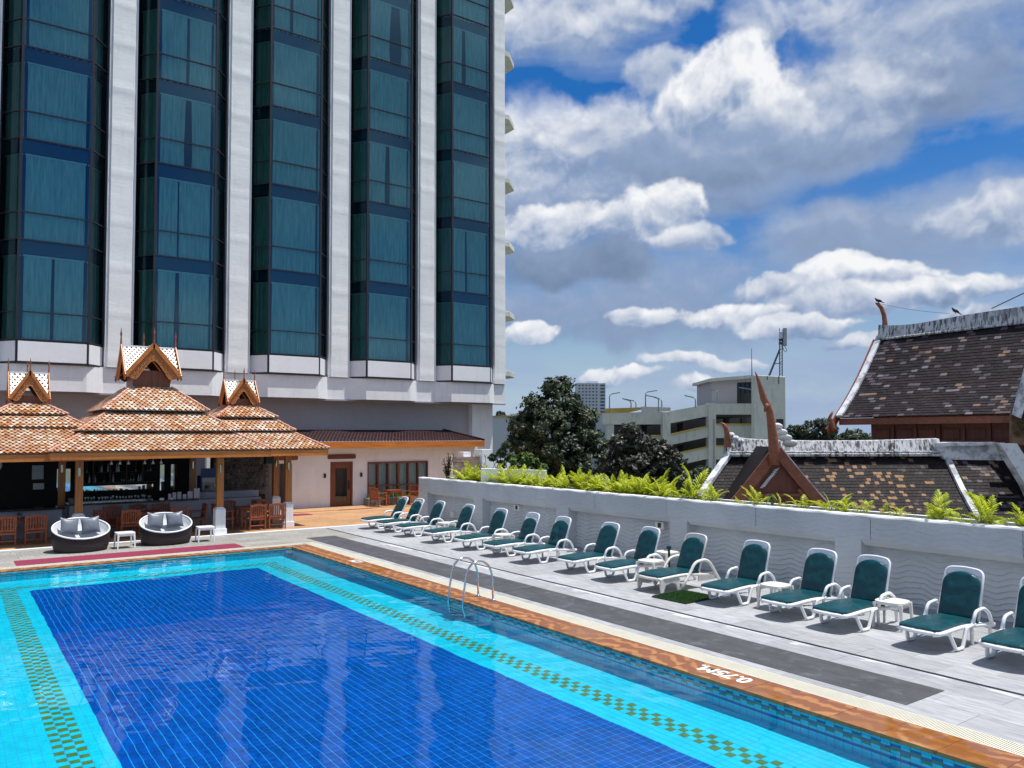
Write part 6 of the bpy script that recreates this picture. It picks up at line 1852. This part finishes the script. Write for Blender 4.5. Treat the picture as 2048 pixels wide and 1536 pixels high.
q = MB(); pp(q, [(962, 937), (1094, 941), (1094, 1010), (962, 1010)], 27.5, .3); tag(q.build('parapet_block', M['plaster']), 'plain white parapet block beyond the hedge, below the tall dark tree', 'parapet')
# far hotel block
fb = thing('far_hotel', 'distant white high rise with rows of small windows', 'building')
q = MB(); pp(q, [(1154, 766), (1198, 766), (1198, 860), (1154, 860)], 420, 14); q.build('facade', M['far_wall'], fb)
q = MB(); pp(q, [(1198.3, 766.6), (1211, 766), (1211, 860), (1198.3, 860)], 421, 13); q.build('end_facade', M['far_wall'], fb)
q = MB(); pp(q, [(1176, 762.5), (1196, 762.5), (1196, 766), (1176, 766)], 424, 8); q.build('roof_plant', M['far_wall'], fb)
wq = None
for i in range(6):
    for j in range(11):
        x_ = 1157+i*6.9; y_ = 769+j*6.6
        q = MB(); pp(q, [(x_, y_), (x_+3.4, y_), (x_+3.4, y_+2.6), (x_, y_+2.6)], 419.8, .3); q.build('window', M['far_glass'], fb)
for j in range(11):
    y_ = 769+j*6.6; q = MB(); pp(q, [(1200.5, y_), (1209.5, y_), (1209.5, y_+3.4), (1200.5, y_+3.4)], 420.8, .3); q.build('window', M['far_glass'], fb)

# ================================================================== vegetation
def leaf_cloud(mb, blobs, n, size, rs, shell=.55, sq=.85, seedk=0):
    """leaf sized faces spread through overlapping rounded masses, ragged by noise"""
    tot = sum(b_[1]**2 for b_ in blobs)
    V_ = []; T_ = []
    for (c, r) in blobs:
        m_ = int(n*r*r/tot)
        for k in range(m_):
            while True:
                d = Vector((rs.gauss(0, 1), rs.gauss(0, 1), rs.gauss(0, 1)))
                if d.length > .01: break
            d.normalize()
            f = shell+(1-shell)*rs.random()**.55
            bump = .74+.36*noise.noise(d*2.1+c*.6)+.26*noise.noise(d*5.3+c*.9)
            p_ = c+Vector((d.x, d.y, d.z*sq))*r*f*bump
            if noise.noise(p_*(1.7/max(r, .6))*1.2+Vector((seedk, 0, 0))) < -.16: continue
            nrm = (d+Vector((rs.gauss(0, .6), rs.gauss(0, .6), rs.gauss(0, .6)+.5))).normalized()
            a = nrm.cross(Vector((rs.gauss(0, 1), rs.gauss(0, 1), rs.gauss(0, 1)))).normalized(); b2 = nrm.cross(a)
            s = size*rs.uniform(.55, 1.35)
            k0 = len(mb.v)
            mb.v += [tuple(p_-a*s), tuple(p_-b2*s*.42), tuple(p_+a*s), tuple(p_+b2*s*.42)]
            mb.f.append((k0, k0+1, k0+2, k0+3)); mb.mi.append(0); mb.tint.append(min(.999, max(.001, .5+.9*noise.noise(p_*.9)+rs.uniform(-.3, .3))))
def tree(name, label, blobs, n, size, mat, trunk_d, root_xy, group=None, top=None, limbs=True, ground_z=-7, trunk_r=.28, seed=1, cat='tree'):
    rs_ = random.Random(seed); base = Vector((root_xy[0], root_xy[1], ground_z))
    t_ = thing(name, label, cat, base, group=group)
    q = MB(); leaf_cloud(q, blobs, n, size, rs_, seedk=seed); q.v = [tuple(Vector(v)-base) for v in q.v]
    q.build('crown', mat, t_)
    q = MB(); cc_ = sum((b_[0] for b_ in blobs), Vector())/len(blobs)
    mid = Vector((root_xy[0], root_xy[1], ground_z+(cc_.z-ground_z)*.55))
    q.tube([base-base, (mid-base)*.5+Vector((.15, 0, 0)), mid-base, cc_-base], [trunk_r*1.3, trunk_r, trunk_r*.8, trunk_r*.35], 8)
    if limbs:
        for c, r in blobs:
            m_ = (mid-base).lerp(c-base, .5)+Vector((rs_.uniform(-.3, .3), rs_.uniform(-.3, .3), .1*r)); q.tube([mid-base, m_, c-base, c-base+Vector((rs_.uniform(-.4, .4), rs_.uniform(-.4, .4), .5))*r], [trunk_r*.55, trunk_r*.32, trunk_r*.16, .02], 6)
    q.build('trunk', M['bark'], t_)
    return t_
def B_(px, py, d, rpx): return (at(px, py, d), rpx*d/FOC)
d1 = 40
tree('broadleaf_tree', 'tall dark broadleaf tree hiding the left of the car park', 
     [B_(1108, 778, d1, 36), B_(1128, 768, d1+.4, 26), B_(1070, 815, d1, 42), B_(1135, 810, d1, 42), B_(1170, 835, d1, 36), B_(1045, 850, d1, 40), B_(1100, 850, d1-.6, 56), B_(1165, 870, d1, 46), B_(1190, 890, d1, 34),
      B_(1060, 895, d1, 44), B_(1120, 905, d1-.8, 56), B_(1180, 925, d1-.3, 44), B_(1090, 940, d1, 52), B_(1150, 955, d1-.4, 52), B_(1030, 885, d1, 26)], 56000, .10, M['leaf_dark'], d1, tuple(at(1115, 900, d1))[:2], seed=3)
d2 = 37
tree('broadleaf_tree', 'lower dull olive tree in front of the car park ramps', 
     [B_(1262, 868, d2, 24), B_(1240, 890, d2, 30), B_(1280, 888, d2, 34), B_(1312, 905, d2, 40), B_(1345, 925, d2, 34), B_(1225, 930, d2, 38), B_(1272, 930, d2-.4, 44), B_(1322, 930, d2, 38), B_(1345, 950, d2, 28), B_(1250, 965, d2, 42), B_(1310, 968, d2, 42), B_(1362, 962, d2, 32), B_(1262, 862, d2, 26)], 60000, .09, M['leaf_olive'], d2, tuple(at(1285, 930, d2))[:2], seed=7)
tree('shrub', 'small light green bushy shrub left of the tall dark tree', [B_(1022, 922, 30, 20), B_(1050, 918, 30, 22), B_(1068, 926, 30, 16), B_(1035, 935, 30, 22), B_(1085, 935, 30, 12)], 5200, .07, M['leaf_mid'], 30, tuple(at(1040, 930, 30))[:2], limbs=False, ground_z=-1, trunk_r=.08, seed=11, cat='shrub')
tree('shrub', 'dark thin shrub beside the white corner column of the hotel', [B_(1003, 905, 29, 14), B_(1012, 890, 29, 12), B_(985, 915, 29, 12), B_(1000, 930, 29, 16)], 1500, .06, M['leaf_dark'], 29, tuple(at(1003, 920, 29))[:2], limbs=True, ground_z=0, trunk_r=.04, seed=13, cat='shrub')
tree('shrub', 'dark green shrub between the olive tree and the lower Thai house', [B_(1405, 950, 27, 26), B_(1390, 970, 27, 28), B_(1420, 975, 27, 22), B_(1378, 985, 27, 24)], 5000, .09, M['leaf_dark'], 27, tuple(at(1400, 980, 27))[:2], limbs=False, ground_z=-1, trunk_r=.07, seed=17, cat='shrub')
fl = 0
FT = [(1580, 862, 14, 'first far tree right of the stair tower, tall and thin topped'), (1604, 858, 20, 'second far tree right of the stair tower'), (1632, 852, 22, 'rounded far tree with a domed top, midway to the big house'), (1655, 862, 18, 'dark far tree left of the eave finial'), (1688, 872, 20, 'olive far tree under the eave corner of the big house'), (1718, 868, 24, 'olive far tree just left of the red brown house wall'), (1000, 830, 9, 'small far tree visible right of the hotel column')]
for i, (px, py, r_, lab) in enumerate(FT):
    dd = 120 if i != 4 and i != 5 else 70
    if i == 6: dd = 150
    rb = random.Random(50+i)
    bl = [B_(px+rb.uniform(-r_*.7, r_*.7), py+rb.uniform(-r_*.35, r_*.5), dd+rb.uniform(-2, 2), r_*rb.uniform(.55, .8)) for _ in range(6)]+[B_(px, py+r_, dd, r_*1.2), B_(px-r_*.6, py+r_*1.1, dd, r_*.9), B_(px+r_*.7, py+r_*1.1, dd, r_*.9)]
    tree('distant_tree', lab, bl, 4200, .20*dd/90, M['leaf_far'] if dd > 80 else M['leaf_dark'], dd, tuple(at(px, py, dd))[:2], 'far trees beyond the Thai houses', limbs=False, trunk_r=.3, seed=60+i)
# far wooded horizon
q = MB(); rb = random.Random(77)
blobs = []
for k in range(150):
    a = rb.uniform(.05, 1.40); dd = rb.uniform(260, 420); blobs.append((Vector((math.sin(a)*dd, math.cos(a)*dd, rb.uniform(-6, 0))), rb.uniform(6, 10)))
leaf_cloud(q, blobs, 30000, 1.1, rb, .8, .6); tag(q.build('wooded_horizon', M['leaf_far']), 'low wooded horizon far beyond the car park', 'woodland', kind='stuff')

# planter: yellow green palms, each clump of fronds its own plant
def Yof(px, X): d = ray(px, 980); return X*d.y/d.x
def frond_mesh(seed, L_=.5, nl=13, ll=.17, droop=.7):
    rs_ = random.Random(seed); q = MB(); p_ = Vector((0, 0, 0)); el_ = 1.15; pts = []
    for k in range(nl+3):
        pts.append((p_.copy(), el_)); p_ = p_+Vector((math.cos(el_), 0, math.sin(el_)))*(L_/(nl+2)); el_ -= droop*.72/(nl+2)*(1+k*.10)
    q.tube([a for a, _ in pts], [.006*(1-.7*k/len(pts)) for k in range(len(pts))], 4, tint=.6)
    for k in range(3, nl+3):
        a, e_ = pts[k]; t_ = (k-3)/(nl-1); w_ = ll*(.45+.55*math.sin(math.pi*min(1, .15+t_*.9)))
        fwd = Vector((math.cos(e_), 0, math.sin(e_)))
        for s_ in (-1, 1):
            dr = (fwd*(.55+.7*t_)+Vector((0, s_*(1.0-.55*t_), .12+rs_.uniform(-.15, .12)))).normalized(); sdv = dr.cross(Vector((0, 0, 1))).normalized(); hw_ = .0135
            tn = min(.999, max(.01, .55+rs_.uniform(-.35, .4)))
            m_ = a+dr*w_*.5; e2 = a+dr*w_+Vector((0, 0, -.035*rs_.uniform(.5, 1.6)))
            q.add([a, m_-sdv*hw_, e2, m_+sdv*hw_], [(0, 1, 2, 3)], 0, tn)
    return q.mesh('frond', M['leaf_fern'])
FM = [frond_mesh(1), frond_mesh(2, .42, 11, .15, 1.1), frond_mesh(3, .6, 15, .18, .5), frond_mesh(4, .34, 10, .20, 1.4)]
def palm(px, X, sc_, nf, label, seed, z=1.58, tilt=0.):
    rs_ = random.Random(seed); loc = Vector((X, Yof(px, X), z))
    t_ = thing('palm_plant', label, 'palm', loc, group='yellow green palms in the planter behind the wall')
    for k in range(nf):
        o = link('frond', rs_.choice(FM), t_, (rs_.uniform(-.05, .05), rs_.uniform(-.06, .06), 0))
        o.rotation_euler = (rs_.uniform(-.35, .35), rs_.uniform(-.55, .45), rs_.uniform(0, 6.28)); s_ = (1.15 if px > 1370 else .92)*sc_*rs_.uniform(.6, 1.1); o.scale = (s_, s_, s_)
    return t_
NEAR = [(2042, 15.45, 1.0, 13, 'palm clump at the right edge above the cut off lounger'), (1972, 15.35, 1.12, 12, 'palm with broad feathery fronds right of the white verge foot'), (1925, 15.5, .7, 9, 'small palm at the foot of the white roof verge'),
        (1872, 15.4, 1.0, 14, 'dense palm clump below the middle of the lower roof, near the verge'), (1800, 15.6, .62, 7, 'very low palm in the gap between two bigger clumps'), (1765, 15.4, .55, 7, 'low sparse palm left of the gap in the planter'),
        (1722, 15.5, .8, 8, 'palm with one leaning frond under the spotted tiles'), (1690, 15.4, .75, 12, 'bright yellow palm right of the gable foot'), (1660, 15.55, .95, 12, 'palm at the right foot of the white gable verge'),
        (1605, 15.45, .85, 10, 'pale fanned palm inside the dark gable opening'), (1560, 15.6, .6, 6, 'small palm low in the gable opening'), (1512, 15.4, .85, 10, 'palm beside the left leg of the gable'),
        (1475, 15.6, .5, 6, 'low dry looking palm left of the gable'), (1424, 15.4, .9, 14, 'bright palm clump at the left foot of the lower roof'), (1382, 15.5, 1.3, 15, 'tall palm clump left of the lower Thai house'),
        (1350, 15.6, .9, 10, 'palm clump beneath the end of the olive tree')]
for i, (px, X, s_, nf, lab) in enumerate(NEAR): palm(px, X, s_, nf, lab, 200+i)
FARP = [1322, 1300, 1278, 1256, 1236, 1214, 1192, 1172, 1152, 1132, 1112, 1094, 1076, 1058, 1042, 1026, 1010, 996, 983, 970, 957, 945, 934, 924]
WORDS = ['under the olive tree', 'under the left part of the olive tree', 'between the two dark trees', 'below the tall dark tree', 'in front of the white parapet box', 'near the hotel corner column']
for i, px in enumerate(FARP):
    palm(px, 15.45+.14*(i % 3), 1.25 if px > 1050 else 1.35, 18, f'{["bright", "tall", "dense", "spreading"][i % 4]} palm of the thick hedge {WORDS[min(5, i//4)]}', 300+i)
for i, px in enumerate(FARP[::2]):
    palm(px+6, 15.95, 1.35, 12, f'{["dark", "pale"][i % 2]} palm at the back of the hedge {WORDS[min(5, i//2)]}', 400+i)
q = MB(); rb = random.Random(19)
for k in range(900):
    y = rb.uniform(3, 26.8); x_ = rb.uniform(15.28, 16.0)
    tuft(q, 5, .05, rb.uniform(.08, .20), rb, .010, 2, .6, base=(x_, y, 1.59), up=.7)
tag(q.build('planter_groundcover', M['leaf_mid']), 'low weedy ground cover in the planter between the palms', 'ground cover', kind='stuff')
# bronze croton and thin dracaena at the far end
cr_ = thing('croton_plant', 'tall bronze and yellow croton at the far end of the wall', 'plant', (15.6, Yof(895, 15.6), 1.58))
q = MB(); rb = random.Random(9)
for k in range(13):
    a = rb.uniform(0, 6.28); h_ = rb.uniform(.35, 1.05); tp = Vector((math.cos(a)*.30*rb.random(), math.sin(a)*.40*rb.random(), h_)); q.tube([Vector((math.cos(a)*.05, math.sin(a)*.05, 0)), tp*.5, tp], .012, 4)
    l_ = MB(); 
    for j in range(5): tuft(l_, 7, .05, .17, rb, .022, 3, .7, base=tuple(tp-Vector((0, 0, .14*j*h_))), up=.5)
    l_.build('leaves', M['leaf_croton'], cr_)
q.build('stems', M['bark'], cr_)
dc = thing('dracaena_plant', 'thin dark reddish dracaena between the croton and the white post', 'plant', (15.8, Yof(975, 15.8), 1.58))
q = MB(); l_ = MB()
for k in range(8):
    a = rb.uniform(0, 6.28); h_ = rb.uniform(.5, 1.0); tp = Vector((math.cos(a)*.25, math.sin(a)*.5, h_)); q.tube([Vector((0, 0, 0)), tp], .009, 4); tuft(l_, 12, .05, .20, rb, .012, 3, .5, base=tuple(tp), up=.6)
q.build('stems', M['bark'], dc); l_.build('leaves', M['leaf_dark'], dc)
# broad leaved seedling in the gable opening
sd = thing('broadleaf_seedling', 'young plant with drooping light green leaves before the gable', 'plant', (15.5, Yof(1545, 15.5), 1.58))
q = MB(); q.tube([(0, 0, 0), (0, .02, .2), (0, .05, .38)], .009, 5); q.build('stem', M['leaf_mid'], sd)
lm = MB(); lm.add([(0, 0, 0), (.07, -.028, .01), (.16, -.03, -.01), (.24, 0, -.05), (.16, .03, -.01), (.07, .028, .01)], [(0, 1, 2, 3, 4, 5)], 0, .7); lme = lm.mesh('leaf', M['leaf_mid'])
for k in range(9): 
    o = link('leaf', lme, sd, (0, .05, .38-.015*k)); o.rotation_euler = (0, R(20+4*k), k*2.4); o.scale = (.9,)*3
